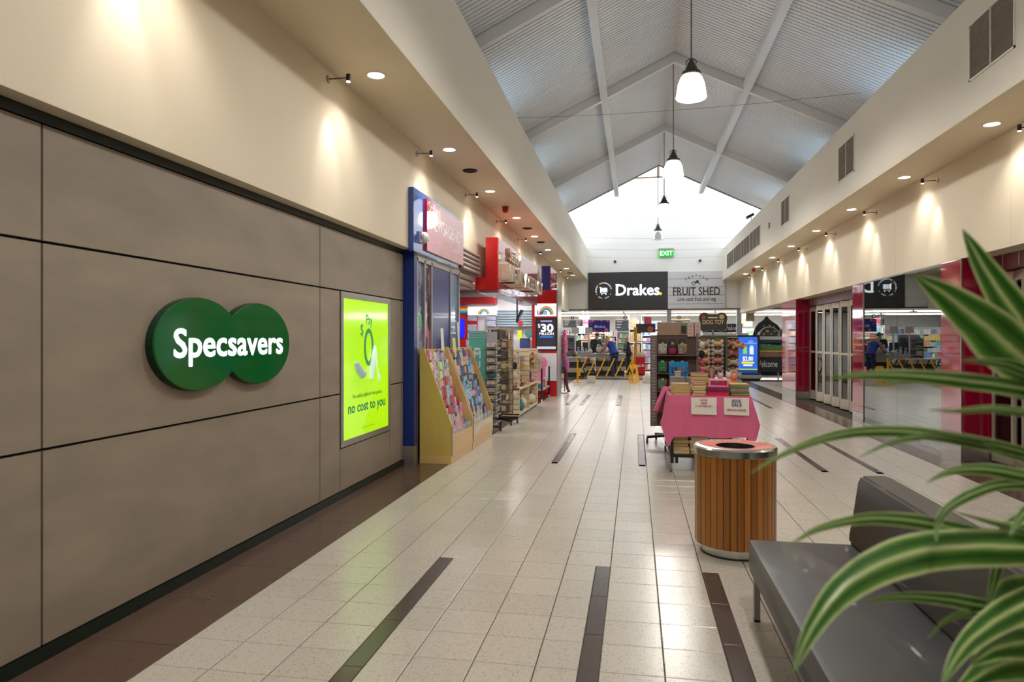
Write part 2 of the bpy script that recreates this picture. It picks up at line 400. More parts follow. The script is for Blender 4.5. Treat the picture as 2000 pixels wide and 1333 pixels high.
# wires across the hall
wire = M('wire', (90, 90, 90), .5, .5)
for y, za, zb in ((11.3, 5.21, 5.3), (25.2, 5.25, 5.12), (26.6, 5.0, 4.9), (27.6, 4.8, 4.72)):
    pts = [Vector((-1.92+5.3*t, y, za+(zb-za)*t-.06*4*t*(1-t))) for t in [i/10 for i in range(11)]]
    tag(B(pts[0]).tube(pts, .0028, 5).obj('wire', wire), {11.3: 'thin grey wire strung across the hall under the pitched ceiling', 25.2: 'upper thin wire strung in front of the white end wall', 26.6: 'middle thin wire strung in front of the white end wall', 27.6: 'thin wire strung just above the exit sign'}[y], 'wire')
# ================================================================ lights
glow = M('lamp glow', (255, 244, 226), .5, es=14, noise=0)
warm = (1, .945, .87)
def downlight(x, y, z, label, grp):
    t = T('downlight', label, 'downlight', (x, y, z), 0, grp)
    b = B(); b.lathe((0, 0, 0), [(.075, 0), (.095, 0), (.095, -.006), (.075, -.004)], 28, closed=True); b.smooth().obj('rim', whitep, t)
    B().lathe((0, 0, 0), [(.075, -.001), (.075, -.004)], 28).obj('lens', glow, t)
    lamp('SPOT', 'bulb', (0, 0, -.03), P_DOWN, t, warm, .06, (0, 0, 0), math.radians(125), .8)
    return t
d0 = None
side_y = {'left': [5.966+2.51*k for k in range(-5, 9)], 'right': [8.16+2.47*k for k in range(-5, 8)]}
onames = ['nearest', 'second nearest', 'third nearest', 'fourth nearest', 'fifth', 'sixth', 'seventh', 'eighth', 'ninth', 'tenth']
def wash(x, y, z, s, label, grp):
    """small spot on a bracket, aimed down the wall; s=+1 wall on the left"""
    t = T('wall_spotlight', label, 'spotlight', (x, y, z), 0, grp)
    B().lathe((0, 0, 0), [(.035, 0), (.035, s*.012)], 14, 'x').obj('rose', alu, t)
    B().tube([(s*.01, 0, 0), (s*.17, 0, 0)], .005, 6).obj('arm', blackm, t)
    B().tube([(s*.19, 0, .03), (s*.19, 0, -.03)], .02, 12).obj('head', blackm, t)
    B().tube([(s*.19, 0, -.034), (s*.19, 0, -.037)], .018, 12).obj('lens', glow, t)
    lamp('SPOT', 'bulb', (s*.19, 0, -.05), P_WASH, t, (1, .97, .93), .012, (0, s*math.radians(10), 0), math.radians(50), .9)
    return t
for sd, X, Z, xw, zw in (('left', -2.32, LS, -2.68, 3.85), ('right', 3.72, RS, RW, 3.70)):
    ys = side_y[sd]; proto = None; wp = None; n = 0
    for y in ys:
        if y > 27: continue
        front = y > 5
        lab = ('%s downlight from the camera in the %s soffit row' % (onames[n], sd)) if front else 'downlight behind the camera, %s from the rear end of the %s soffit' % (onames[[q for q in ys].index(y)], sd)
        if front: n += 1
        if proto is None: proto = downlight(X, y, Z, lab, 'downlights in the %s soffit' % sd)
        else: dup(proto, (X+(0.012*n if sd == 'right' else 0), y, Z), label=lab)
    n = 0
    for y in [5.742+2.51*k for k in range(-4, 9)] if sd == 'left' else [10.258+2.42*k for k in range(-6, 7)]:
        front = y > (5 if sd == 'left' else 7)
        lab = ('%s small spotlight washing the %s cream wall' % (onames[n], sd)) if front else 'wall spotlight behind the camera, %s from the rear end of the %s wall' % (onames[int(round((y+8)/2.5))], sd)
        if front: n += 1
        if sd == 'left' and 20 < y < 23: continue
        if wp is None: wp = wash(xw, y, zw, 1 if sd == 'left' else -1, lab, 'wall spotlights on the %s' % sd)
        else: dup(wp, (xw, y, zw), label=lab)
# pendants
shade_on = M('lit glass shade', (255, 250, 240), .3, es=13, noise=0)
shade_off = glassmat('clear ribbed glass', .25, (.93, .95, .96), .05)
patina = M('green brown patina', (78, 80, 66), .5, .6, noise=.3, ns=30)
def pendant(y, zb, lit, label):
    x = RX; t = T('pendant_light', label, 'pendant light', (x, y, zb), 0, 'pendant lights along the ridge')
    B().lathe((0, 0, 0), [(.205, 0), (.215, .015), (.205, .05), (.2, .1), (.185, .2), (.15, .29), (.105, .335), (.095, .34), (.14, .28), (.172, .2), (.188, .1), (.195, .02)], 32, closed=True).smooth().obj('shade', shade_on if lit else shade_off, t)
    B().lathe((0, 0, 0), [(.13, .325), (.135, .35), (.125, .375), (.085, .39), (.08, .44), (.055, .455), (.05, .5), (.03, .52), (.02, .56)], 20).smooth().obj('cap', patina, t)
    b = B()
    for k in range(20): b.ball((.128*math.cos(k*PI/10), .128*math.sin(k*PI/10), .335), .009, n=6, m=4)
    stuff(b.obj('bead_ring', M('brass beads', (150, 130, 90), .35, .8), t))
    b = B().tube([(-.06, 0, .47), (-.075, 0, .52), (-.03, 0, .56), (.03, 0, .56), (.075, 0, .52), (.06, 0, .47)], .008, 6).tube([(0, -.05, .5), (0, .05, .52)], .01, 6)
    b.obj('bracket', patina, t)
    B().tube([(0, 0, .55), (0, 0, (RZ if y < YR else 9.3)-zb-.0)], .011, 8).obj('cord', M('grey conduit', (120, 118, 112), .5), t)
    if lit:
        B().ball((0, 0, .12), .06, .06, .1).smooth().obj('globe', glow, t)
        lamp('SPOT', 'bulb', (0, 0, .0), P_PEND, t, (1, .96, .9), .15, (0, 0, 0), math.radians(165), .3)
    return t
for y, zb, lit, lab in ((-4.0, 4.96, 1, 'rearmost pendant light behind the camera'), (.7, 4.96, 1, 'pendant light above the camera'), (5.4, 4.96, 1, 'pendant light overhead between camera and bin'),
                        (10.1, 4.96, 1, 'largest glowing bell pendant light, nearest of the row'), (14.8, 4.93, 1, 'second glowing bell pendant light'),
                        (19.5, 4.93, 1, 'third, small glowing bell pendant light'), (24.8, 5.02, 0, 'unlit clear glass pendant light, farthest of the row')):
    pendant(y, zb, lit, lab)
# ceiling speakers, alarms, detectors
for (px, py), lab in (((918, 333), 'largest dark round ceiling speaker in the left soffit'), ((1030, 446), 'second dark round ceiling speaker in the left soffit'),
                      ((1056, 473), 'third dark round ceiling speaker in the left soffit'), ((1113, 533), 'farthest dark ceiling speaker in the left soffit')):
    p = onZ(px, py, LS); t = T('ceiling_speaker', lab, 'speaker', p, 0, 'ceiling speakers')
    B().lathe((0, 0, 0), [(.1, 0), (.1, -.012), (.085, -.016), (.085, -.006)], 24).obj('grille', M('dark mesh', (46, 38, 32), .8, noise=.3, ns=200), t)
    B().lathe((0, 0, 0), [(.1, 0), (.108, -.004), (.108, 0)], 24, closed=True).obj('rim', blackp, t)
redp = M('red plastic', (176, 20, 22), .35)
for p, lab in ((onZ(987, 404, LS), 'red alarm sounder under the left soffit'), (onZ(1472, 525, RS), 'red alarm sounder under the right soffit')):
    t = T('alarm_sounder', lab, 'alarm', p)
    B().lathe((0, 0, 0), [(.055, 0), (.055, -.05), (.052, -.07), (.04, -.105), (.02, -.11)], 16).smooth().obj('horn', redp, t)
    B().lathe((0, 0, 0), [(.06, 0), (.06, -.02)], 16).obj('base', redp, t)
# louvred vents in the right beam
def vent(y0, y1, z0, z1, label, leaves=2):
    X = 3.374; t = T('air_vent', label, 'air vent', (X, y0, z0), 0, 'louvred vents in the right beam'); o = (X, y0, z0); f = .018
    fr = B(o).box(X-.012, X, y0, y1, z0, z0+f).box(X-.012, X, y0, y1, z1-f, z1).box(X-.012, X, y0, y0+f, z0, z1).box(X-.012, X, y1-f, y1, z0, z1)
    for k in range(1, leaves): yy = y0+(y1-y0)*k/leaves; fr.box(X-.012, X, yy-.007, yy+.007, z0, z1)
    fr.obj('frame', whitep, t)
    B(o).box(X-.0015, X-.0005, y0+f, y1-f, z0+f, z1-f).obj('backing', M('vent dark', (42, 36, 32), .8), t)
    sl = B(o); z = z0+f+.006
    while z < z1-f: sl.bar((X-.006, y0+f, z), (X-.006, y1-f, z), .010, .003, (.6, 0, 1)); z += .021
    stuff(sl.obj('louvres', M('vent slat', (176, 166, 152), .5), t))
vent(6.93, 7.80, 4.18, 4.76, 'largest louvred vent at the top right of the frame')
vent(11.58, 12.44, 4.17, 4.76, 'second louvred vent along the right beam')
vent(16.22, 17.09, 4.17, 4.76, 'third louvred vent along the right beam')
for k in range(4): vent(19.87+1.75*k, 19.87+1.75*k+1.72, 4.13, 4.70, '%s of the joined louvred vents at the far right' % ['first', 'second', 'third', 'last'][k], 3)
# exit sign, camera dome, floodlight
t = T('exit_sign', 'green illuminated EXIT sign on the white end wall', 'exit sign', (1.18, YE, 4.82)); o = (1.18, YE, 4.82); e0 = onY(1301, 494, YE-.1)
cx, cz = e0.x, e0.z; t.location = (cx, YE, cz); o = (cx, YE, cz)
B(o).box(cx-.29, cx+.29, YE-.1, YE-.02, cz-.15, cz+.12, .01).obj('body', M('exit green', (20, 160, 50), .4, es=.9, noise=.03), t)
B(o).box(cx-.30, cx+.30, YE-.11, YE, cz+.12, cz+.19, .01).obj('bracket', M('grey housing', (170, 168, 160), .5), t)
text('EXIT', .25, M('exit white', (255, 255, 255), .5, es=1.4, noise=0), 'lettering', t, o, (cx, YE-.104, cz-.1), UX, UZ, off=.01)
p = onY(1367, 509, YE); t = T('security_camera_dome', 'small grey dome camera on the white end wall right of the exit sign', 'camera', p)
B(p).lathe(p, [(.06, 0), (.06, -.03), (.03, -.05)], 16, 'y').obj('base', alu, t); B(p).ball(p+Vector((0, -.06, 0)), .05).smooth().obj('dome', M('smoked dome', (70, 70, 72), .1), t)
p = onY(1201, 511, YE); t = T('security_camera_dome', 'small grey dome camera above the supermarket sign', 'camera', p)
B(p).lathe(p, [(.06, 0), (.06, -.03), (.03, -.05)], 16, 'y').obj('base', alu, t); B(p).ball(p+Vector((0, -.06, 0)), .05).smooth().obj('dome', M('smoked dome', (0, 0, 0)), t)
p = Vector((3.42, 21.6, 5.07)); t = T('floodlight', 'small black floodlight standing on the right beam', 'floodlight', p)
B(p).bar(p, p+Vector((-.02, 0, .14)), .02).obj('stand', blackm, t); B(p).bar(p+Vector((.05, 0, .2)), p+Vector((-.14, -.02, .1)), .16, .08).obj('head', blackm, t)
p = onX(1503, 441, 3.374); B_ = B(p).box(p.x-.03, p.x, p.y-.05, p.y+.05, p.z-.07, p.z+.07, .008).obj('sensor', M('beige plastic', (168, 156, 132), .5)); tag(B_, 'small beige sensor box on the right beam between vents', 'sensor')
# ================================================================ optician sign and lightbox poster on the left wall
gfront = M('green acrylic', (0, 98, 40), .1, noise=.04, coat=.3, es=.06)
gside = M('dark green side', (6, 40, 22), .4)
lit_white = M('lit white letters', (240, 246, 255), .4, es=1.15, noise=0)
Ea, Eb, Ez, Ec = .448, .299, 1.513, (4.02, 4.718)
def twin(o, xa, xb, sh=0, n=40):
    a, b_ = Ea-sh, Eb-sh; h = (Ec[1]-Ec[0])/2; ta = math.acos(h/a)
    pts = [(Ec[0]+a*math.cos(ta+(2*PI-2*ta)*k/n), Ez+b_*math.sin(ta+(2*PI-2*ta)*k/n)) for k in range(n+1)]
    pts += [(Ec[1]+a*math.cos(-(PI-ta)+(2*PI-2*ta)*k/n), Ez+b_*math.sin(-(PI-ta)+(2*PI-2*ta)*k/n)) for k in range(1, n)]
    return B(o).prism(pts, 'x', xa, xb)
o = (-2.8, 4.37, Ez); t = T('optician_sign', 'green twin-oval optician sign with lit white letters on the panelled wall', 'sign', o)
twin(o, -2.8, -2.758).obj('side_return', gside, t); twin(o, -2.758, -2.742, .004).obj('face', gfront, t)
text('Specsavers', .25, lit_white, 'lettering', t, o, (-2.741, 4.40, 1.436), UY, UZ, .003, .022, fit=1.30)
# poster lightbox
o = (-2.8, 6.95, .49); t = T('lightbox_poster', 'lime green hearing aid lightbox poster set in the panelled wall', 'poster', o)
y0, y1, z0, z1 = 6.272, 7.632, .492, 2.008
B(o).box(-2.83, -2.792, y0, y0+.06, z0+.061, z1-.061, .003).box(-2.83, -2.792, y1-.06, y1, z0+.061, z1-.061, .003).box(-2.83, -2.792, y0, y1, z0, z0+.06, .003).box(-2.83, -2.792, y0, y1, z1-.06, z1, .003).obj('frame', alu, t)
B(o).box(-2.83, -2.80, y0+.05, y1-.05, z0+.05, z1-.05).obj('lit_print', M('lime backlit print', (172, 232, 10), .08, es=.66, noise=.10, ns=1.2), t)
gt = M('poster green ink', (0, 138, 84), .3, es=.25); gl = M('poster pale print', (214, 232, 226), .3, es=.45); gd = M('poster fine print', (96, 140, 40), .4)
XP = -2.7985
text('Pay', .15, gt, 'lettering', t, o, (XP, 7.0, 1.70), UY, UZ, .001, fit=.17)
text('$', .17, gt, 'lettering', t, o, (XP, 6.80, 1.585), UY, UZ, .001, fit=.075)
rg = B(o); n = 36; vs = []
for k in range(n):
    a = 2*PI*k/n; vs += [(XP+.002, 6.985+.135*math.cos(a), 1.46+.20*math.sin(a)), (XP+.002, 6.985+.083*math.cos(a), 1.46+.152*math.sin(a))]
rg.add(vs, [(2*k, 2*((k+1) % n), 2*((k+1) % n)+1, 2*k+1) for k in range(n)]).obj('zero_ring', gt, t)
B(o).tube([(XP+.004, 7.14, 1.47), (XP+.004, 7.10, 1.38), (XP+.004, 7.05, 1.24), (XP+.004, 7.03, 1.12)], [.02, .035, .04, .03], 10).smooth().obj('hearing_aid_print', gl, t)
B(o).tube([(XP+.004, 6.62, 1.31), (XP+.004, 6.68, 1.24), (XP+.004, 6.78, 1.18), (XP+.004, 6.86, 1.19)], [.03, .05, .05, .03], 10).smooth().obj('hearing_aid_print', M('poster grey print', (170, 190, 190), .3, es=.35), t)
B(o).tube([(XP+.003, 7.14, 1.47), (XP+.003, 7.2, 1.42), (XP+.003, 7.22, 1.25), (XP+.003, 7.27, 1.15)], .006, 6).ball((XP+.004, 7.29, 1.12), .004, .035, .04).obj('earpiece_print', gl, t)
text('You could be eligible for hearing aids at', .06, gd, 'lettering', t, o, (XP, 6.97, .945), UY, UZ, .0005, fit=.82)
text('no cost to you', .15, gt, 'lettering', t, o, (XP, 6.965, .80), UY, UZ, .001, .02, fit=1.02)
B(o).box(XP, XP+.001, 6.8, 7.15, .62, .624).obj('footnote', gd, t)
# ================================================================ newsagency front
nblue = M('royal blue laminate', (8, 42, 124), .3, noise=.04, coat=.12); nblue2 = M('royal blue gloss panel', (12, 66, 160), .04, noise=.04, coat=1)
nred = M('red laminate', (190, 14, 20), .25, noise=.05, coat=.4); nred2 = M('gloss red panel', (200, 30, 34), .05, noise=.04, coat=1)
NX = -2.66
o = (-2.73, 8.16, 0); t = T('shopfront_pilaster', 'royal blue pilaster with steel plinth beside the panelled wall', 'pilaster', o)
B(o).box(-2.86, NX, 8.1, 8.22, .235, 2.64, .004).obj('column', nblue, t); B(o).box(-2.855, NX-.003, 8.104, 8.21, 0, .235).obj('plinth', alu, t)
o = (NX, 9.2, 0); t = T('display_window', 'narrow blue framed shop window with posters behind the card racks', 'window', o)
for a, b_ in ((8.22, 8.26), (8.53, 8.57), (8.83, 8.88), (9.78, 9.82), (10.28, 10.33)): B(o).box(NX-.06, NX, a, b_, 0, 2.56).obj('mullion', alu, t)
B(o).box(NX-.06, NX, 8.22, 10.33, 2.52, 2.60).obj('head_rail', alu, t)
B(o).box(NX-.05, NX-.012, 8.88, 9.78, 0, 2.52).obj('blue_panel', nblue, t)
B(o).box(NX-.04, NX-.03, 8.26, 8.53, 0, 2.52).obj('poster', M('purple blue poster', (150, 152, 186), .2, noise=.35, ns=2.5, coat=.3, col2=(46, 70, 130), hard=True), t)
B(o).box(NX-.04, NX-.03, 8.57, 8.83, 0, 2.52).obj('poster', M('pink dark poster', (206, 130, 160), .25, noise=.5, ns=5, coat=.2, col2=(30, 20, 60), hard=True), t)
B(o).box(NX-.04, NX-.03, 9.82, 10.28, 0, 2.52).obj('poster', M('pale blue poster', (120, 176, 210), .1, noise=.3, ns=3, coat=.8, col2=(80, 130, 180)), t)
for k in range(4): B(o).box(NX-.029, NX-.028, 9.9, 10.2-.05*(k % 2), 1.62+.09*k, 1.65+.09*k).obj('small_print', M('poster white ink', (225, 235, 245), .3), t)
for a, b_, z0, z1 in ((8.26, 8.53, 1.75, 1.82),): B(o).box(NX-.028, NX-.02, 8.3, 8.46, 1.70, 1.86).obj('green_sticker', M('green sticker', (90, 190, 110), .4), t)
# blade panel: blue with the red newsagency panel
o = (-2.6, 9.1, 2.58); t = T('newsagency_sign', 'blue and red glossy newsagency sign panel above the card racks', 'sign', o)
B(o).box(-2.68, -2.615, 7.94, 10.06, 2.60, 3.37, .004).obj('blue_panel', nblue2, t)
B(o).box(-2.615, -2.585, 8.39, 10.26, 2.66, 3.315, .003).obj('red_panel', nred2, t)
wl_ = M('sign white lettering', (255, 250, 248), .05, coat=1, noise=0)
text('Seaford', .19, wl_, 'lettering', t, o, (-2.584, 8.72, 3.17), UY, UZ, .001, fit=.52)
text('NEWSAGENCY', .26, wl_, 'lettering', t, o, (-2.584, 9.36, 2.96), UY, UZ, .001, .004, fit=1.62)
for k, (a, b_) in enumerate(((9.0, 9.9), (9.15, 9.75), (8.7, 10.15), (8.95, 9.95))): B(o).box(-2.585, -2.584, a, b_, 2.87-.055*k, 2.90-.055*k).obj('small_print', M('pale print line', (228, 178, 176), .3), t)
o = (-2.6, 8.2, 2.7); t = T('motion_sensor', 'white wall sensor on the blue newsagency panel', 'sensor', (-2.61, 8.22, 2.62)); o = (-2.61, 8.22, 2.62)
B(o).ball((-2.562, 8.22, 2.80), .05, .09, .07).smooth().obj('body', whitep, t); B(o).box(-2.6145, -2.58, 8.15, 8.29, 2.73, 2.87, .005).obj('base', whitep, t)
# roller shutters and their housing
def shutter(ya, yb, z0, z1, label, mat, X=-2.66, n=5):
    X += .002; o = (X, ya, z0); t = T('roller_shutter', label, 'shutter', o)
    for k in range(n):
        za = z0+(z1-z0)*k/n; zb = z0+(z1-z0)*(k+1)/n
        B(o).prism([(X, za+.004), (X+.05, za+.02), (X+.055, (za+zb)/2), (X+.05, zb-.012), (X, zb-.004)], 'y', ya, yb).obj('slat', mat, t)
    B(o).box(X, X+.008, ya, yb, z0, z1).obj('housing', M('shutter shadow', (60, 50, 46), .6), t)
shm = M('shutter aluminium', (186, 178, 168), .4, .5, noise=.06)
shutter(10.34, 11.53, 2.62, 2.98, 'rolled up grey shutter between the two newsagency signs', shm)
shutter(10.34, 11.53, 2.40, 2.60, 'lower bottom rail of the rolled shutter beside the blue window', shm, -2.75, 2)
shutter(16.31, 18.39, 2.45, 2.95, 'rolled up grey shutter beside the lottery pillar', shm, -2.66)
# red fascia box sign with chrome letters
o = (-2.45, 13.9, 2.38); t = T('fascia_sign', 'red box fascia sign with chrome block letters over the shop entrance', 'sign', o)
B(o).box(-2.52, -2.31, 11.54, 16.3, 2.38, 3.28, .004).obj('box', nred, t); B(o).box(-2.70, -2.52, 11.54, 11.75, 2.38, 2.60, .004).obj('return_arm', nred, t)
B(o).box(-2.31, -2.295, 11.56, 16.28, 2.58, 3.27).obj('front_panel', M('gloss pink red panel', (214, 96, 96), .05, coat=1), t)
B(o).box(-2.31, -2.295, 11.56, 16.28, 2.385, 2.575).obj('lower_strip', M('gloss red strip', (196, 60, 58), .05, coat=1), t)
chl = M('polished letter metal', (240, 228, 210), .22, .75, noise=.05)
text('Seaford', .34, chl, 'lettering', t, o, (-2.27, 13.0, 2.97), UY, UZ, .025, fit=1.25)
text('NEWSAGENCY', .40, chl, 'lettering', t, o, (-2.22, 13.95, 2.57), UY, UZ, .075, .01, fit=4.4)
B(o).box(-2.66, -2.3, 11.6, 16.3, 2.335, 2.38).obj('underside_panel', M('underside painted reflection', (186, 120, 122), .12, coat=.6), t)  # pink base colour imitates the reddish reflection seen on the underside
# lottery pillar
o = (-2.38, 18.7, 0); t = T('lottery_pillar', 'red lottery pillar with white rainbow sign and dark jackpot screen', 'pillar', o)
LY = 18.4
B(o).box(-2.74, -2.05, LY, 19.3, .0, 2.86, .005).obj('column', nred, t); B(o).box(-2.07, -2.04, LY-.005, 19.3, 0, 2.86).obj('edge_strip', alu, t)
B(o).box(-2.66, -2.08, LY-.03, LY, 2.15, 2.49, .004).obj('rainbow_sign', M('lit white acrylic', (250, 250, 252), .3, es=.75, noise=0), t)
for k, cc in enumerate(((226, 60, 50), (246, 190, 40), (90, 190, 80), (40, 150, 220), (70, 60, 160))):
    ro, ri = .20-.018*k, .182-.018*k; n = 16; vs = []
    for i in range(n+1):
        a = PI*(1-i/n); vs += [(-2.35+ro*math.cos(a), LY-.032, 2.19+ro*1.15*math.sin(a)), (-2.35+ri*math.cos(a), LY-.032, 2.19+ri*1.15*math.sin(a))]
    B(o).add(vs, [(2*i, 2*i+2, 2*i+3, 2*i+1) for i in range(n)]).obj('rainbow_band', M('rainbow %d' % k, cc, .4, es=.5), t)
text('Lott', .17, M('lott blue', (24, 60, 170), .4), 'lettering', t, o, (-2.46, LY-.036, 2.20), UX, UZ, .001, .02, fit=.26)
B(o).box(-2.63, -2.06, LY-.04, LY, 1.24, 2.10, .004).obj('screen_frame', blackp, t)
B(o).box(-2.60, -2.09, LY-.042, LY-.038, 1.34, 2.07).obj('screen', M('dark screen', (66, 62, 70), .12, es=.35, noise=.4, ns=5, col2=(30, 34, 52)), t)
B(o).box(-2.60, -2.09, LY-.042, LY-.038, 1.27, 1.34).obj('screen_footer', M('screen footer', (200, 206, 226), .2, es=.5), t)
sw_ = M('screen white', (245, 245, 250), .3, es=.8, noise=0)
text('30', .36, sw_, 'lettering', t, o, (-2.33, LY-.044, 1.74), UX, UZ, .001, .03, fit=.32, fith=.20)
text('$', .14, sw_, 'lettering', t, o, (-2.54, LY-.044, 1.85), UX, UZ, .001)
text('MILLION', .1, sw_, 'lettering', t, o, (-2.34, LY-.044, 1.65), UX, UZ, .001, .015, fit=.38)
B(o).box(-2.52, -2.16, LY-.044, LY-.042, 1.57, 1.62).obj('blue_strap', M('screen blue', (50, 110, 200), .3, es=.5), t)
B(o).box(-2.50, -2.19, LY-.044, LY-.042, 2.0, 2.04).obj('screen_banner', M('screen lilac', (170, 160, 220), .3, es=.5), t)
B(o).box(-2.62, -2.07, LY-.03, LY, .42, 1.16, .004).obj('lower_poster', M('white laminate', (224, 228, 238), .2, coat=.3), t)
o = (-2.3, 18.9, 2.86); t = T('corner_sign', 'small navy and red sign standing above the lottery pillar', 'sign', o)
B(o).box(-2.48, -2.25, LY, 19.4, 2.86, 3.50, .004).obj('navy_box', M('navy laminate', (34, 36, 112), .3), t)
B(o).box(-2.25, -2.235, LY+.02, 19.9, 2.86, 3.48).obj('red_face', nred2, t)
text('NEWS', .26, wl_, 'lettering', t, o, (-2.234, 19.1, 3.2), UY, UZ, .001, fit=1.1); text('Seaford', .2, wl_, 'lettering', t, o, (-2.234, 19.0, 2.98), UY, UZ, .001, fit=.8)
# ================================================================ newsagency interior
blk('ceiling_newsagency', white, -9, -2.7, 8.1, 20.3, 2.95, 3.05)
blk('wall_newsagency_side', M('red interior wall', (150, 24, 30), .5), -9.1, -9, 8.1, 20.3, 0, 2.95)
blk('wall_newsagency_near', white, -9, -2.86, 8.1, 8.2, 0, 2.95)
wnf = blk('wall_newsagency_far', M('shop wall white', (206, 206, 210), .5), -9, -2.74, 19.7, 20.3, 0, 2.95)
blk('trim_30', M('red pelmet', (170, 20, 26), .3), -9, -3.95, 19.4, 19.7, 2.55, 2.75)
F = 19.62
def fq(px0, px1, py0, py1, Y=F): a, b_ = onY(px0, py0, Y), onY(px1, py1, Y); return a.x, b_.x, b_.z, a.z
def flat(name, label, cat, q, Y, mat, th=.02, grp=None):
    x0, x1, z0, z1 = q; o = ((x0+x1)/2, Y, z0); return tag(B(o).box(x0, x1, Y-th, Y, z0, z1).obj(name, mat), label, cat, grp)
q = fq(915, 972, 600, 616); o = ((q[0]+q[1])/2, F, q[2]); t = T('lottery_lightbox', 'white lottery lightbox with rainbow inside the newsagency', 'sign', o)
B(o).box(q[0], q[1], F-.1, F, q[2], q[3], .01).obj('case', MATS['lit white acrylic'], t); cx = (q[0]+q[1])/2
for k in range(5):
    ro = .17-.016*k; vs = []
    for i in range(13): a = PI*(1-i/12); vs += [(cx+.05+ro*math.cos(a), F-.102, q[2]+.02+ro*math.sin(a)), (cx+.05+(ro-.016)*math.cos(a), F-.102, q[2]+.02+(ro-.016)*math.sin(a))]
    B(o).add(vs, [(2*i, 2*i+2, 2*i+3, 2*i+1) for i in range(12)]).obj('rainbow_band', MATS['rainbow %d' % k], t)
text('Lott', .12, MATS['lott blue'], 'lettering', t, o, (cx-.02, F-.104, q[2]+.03), UX, UZ, .001, fit=.2)
q = fq(897, 914, 600, 613, F); o = (q[0], F, q[2]); t = T('flag_sign', 'small rainbow striped sign inside the newsagency', 'sign', o)
for k, cc in enumerate(((60, 60, 170), (60, 160, 220), (90, 190, 90), (240, 210, 60), (236, 130, 50), (214, 60, 60))): B(o).box(q[0], q[1], F-.05, F, q[2]+(q[3]-q[2])*k/6, q[2]+(q[3]-q[2])*(k+1)/6).obj('stripe', M('stripe %d' % k, cc, .4, es=.3), t)
flat('red_wall_panel', 'red panel on the far wall of the newsagency', 'panel', fq(890, 933, 614, 720), F, nred, .03)
flat('lotto_screen', 'bright blue screen on the red newsagency wall', 'screen', fq(893, 908, 624, 660), F-.04, M('blue screen', (20, 30, 235), .2, es=1.0, noise=.05), .03)
bl = M('lottery leaflet', (232, 234, 244), .5, noise=.2, ns=14, col2=(40, 60, 140))
for k, (a, b_, c, d) in enumerate(((914, 932, 616, 627), (914, 932, 634, 648), (914, 932, 650, 662), (952, 969, 616, 625), (952, 969, 627, 638), (911, 930, 664, 676))):
    flat('leaflet', 'white and navy lottery leaflet panel, %s on the newsagency wall' % ['top left', 'second left', 'third left', 'top right', 'second right', 'lowest'][k], 'leaflet', fq(a, b_, c, d), F-.035, bl, .01, 'lottery leaflets')
flat('red_tag', 'small red strip among the lottery leaflets', 'panel', fq(914, 930, 628, 634), F-.035, redp, .015)
o3 = fq(971, 1041, 606, 640, F-.1); t = T('inner_shutter', 'closed grey blue roller shutter inside the newsagency', 'shutter', (o3[0], F-.1, o3[2])); o = (o3[0], F-.1, o3[2])
for k in range(7): za = o3[2]+(o3[3]-o3[2])*k/7; zb = o3[2]+(o3[3]-o3[2])*(k+1)/7; B(o).prism([(F-.1, za+.004), (F-.13, (za+zb)/2), (F-.1, zb-.004)], 'x', o3[0], o3[1]).obj('slat', M('blue grey shutter', (150, 168, 180), .4, .3), t)
flat('counter_front', 'pale counter front at the back of the newsagency', 'counter', fq(971, 1041, 664, 720), F-.2, M('grey counter', (190, 192, 196), .4), .3)
flat('red_notice', 'small red notice at the back of the newsagency', 'notice', fq(1014, 1021, 627, 637), F-.12, redp)
flat('lime_jar', 'lime green box on the counter at the back of the newsagency', 'box', fq(1015, 1023, 646, 664), F-.25, M('lime', (190, 214, 40), .4), .1)
p = onY(1035, 652, F-.5); t = tag(B(p).lathe(p, [(.13, 0), (.13, -.05)], 20, 'y').obj('round_display', M('teal print', (70, 140, 136), .4, noise=.4, ns=10)), 'round teal display disc at the back of the newsagency', 'display')
flat('navy_display', 'navy patterned display board behind the slatwall shelves', 'display', fq(1021, 1040, 661, 688), F-.5, M('navy pattern', (46, 70, 120), .5, noise=.5, ns=20))
# hanging monitor
p = onY(1010, 588, 16.5); p.z = 2.34; t = T('hanging_monitor', 'small monitor hanging from the shop ceiling on a black pole', 'monitor', (p.x, 16.5, 1.9)); o = (p.x, 16.5, 1.9)
B(o).tube([(p.x, 16.5, 2.95), (p.x, 16.5, 2.0)], .018, 8).obj('pole', blackm, t)
B(o).bar((p.x-.02, 16.46, 1.98), (p.x+.10, 16.42, 2.22), .03, .02).obj('arm', blackm, t)
bb = B(o); bb.bar((p.x+.02, 16.4, 1.93), (p.x+.14, 16.4, 2.24), .04, .22, (0, -1, 0)); bb.obj('screen', M('monitor dark', (60, 66, 76), .2), t)
# shop lights
for x, y in ((-4.2, 10.5), (-4.2, 13.5), (-4.2, 16.5), (-3.4, 18.6), (-6.5, 12), (-6.5, 16.5)):
    t = T('panel_light', 'ceiling light inside the newsagency %s' % ('by the far wall' if y > 18 else '%s from the entrance, %s row' % ({10.5: 'first', 12: 'first', 13.5: 'second', 16.5: 'third'}[y], 'front' if x > -5 else 'back')), 'ceiling light', (x, y, 2.95), 0, 'newsagency ceiling lights')
    B().box(-.3, .3, -.3, .3, -.03, 0, .005).obj('frame', whitep, t); B().box(-.27, .27, -.27, .27, -.034, -.03).obj('diffuser', M('diffuser', (255, 252, 246), .5, es=3, noise=0), t)
    lamp('AREA', 'bulb', (0, 0, -.05), P_SHOP, t, (1, .98, .95), .5)
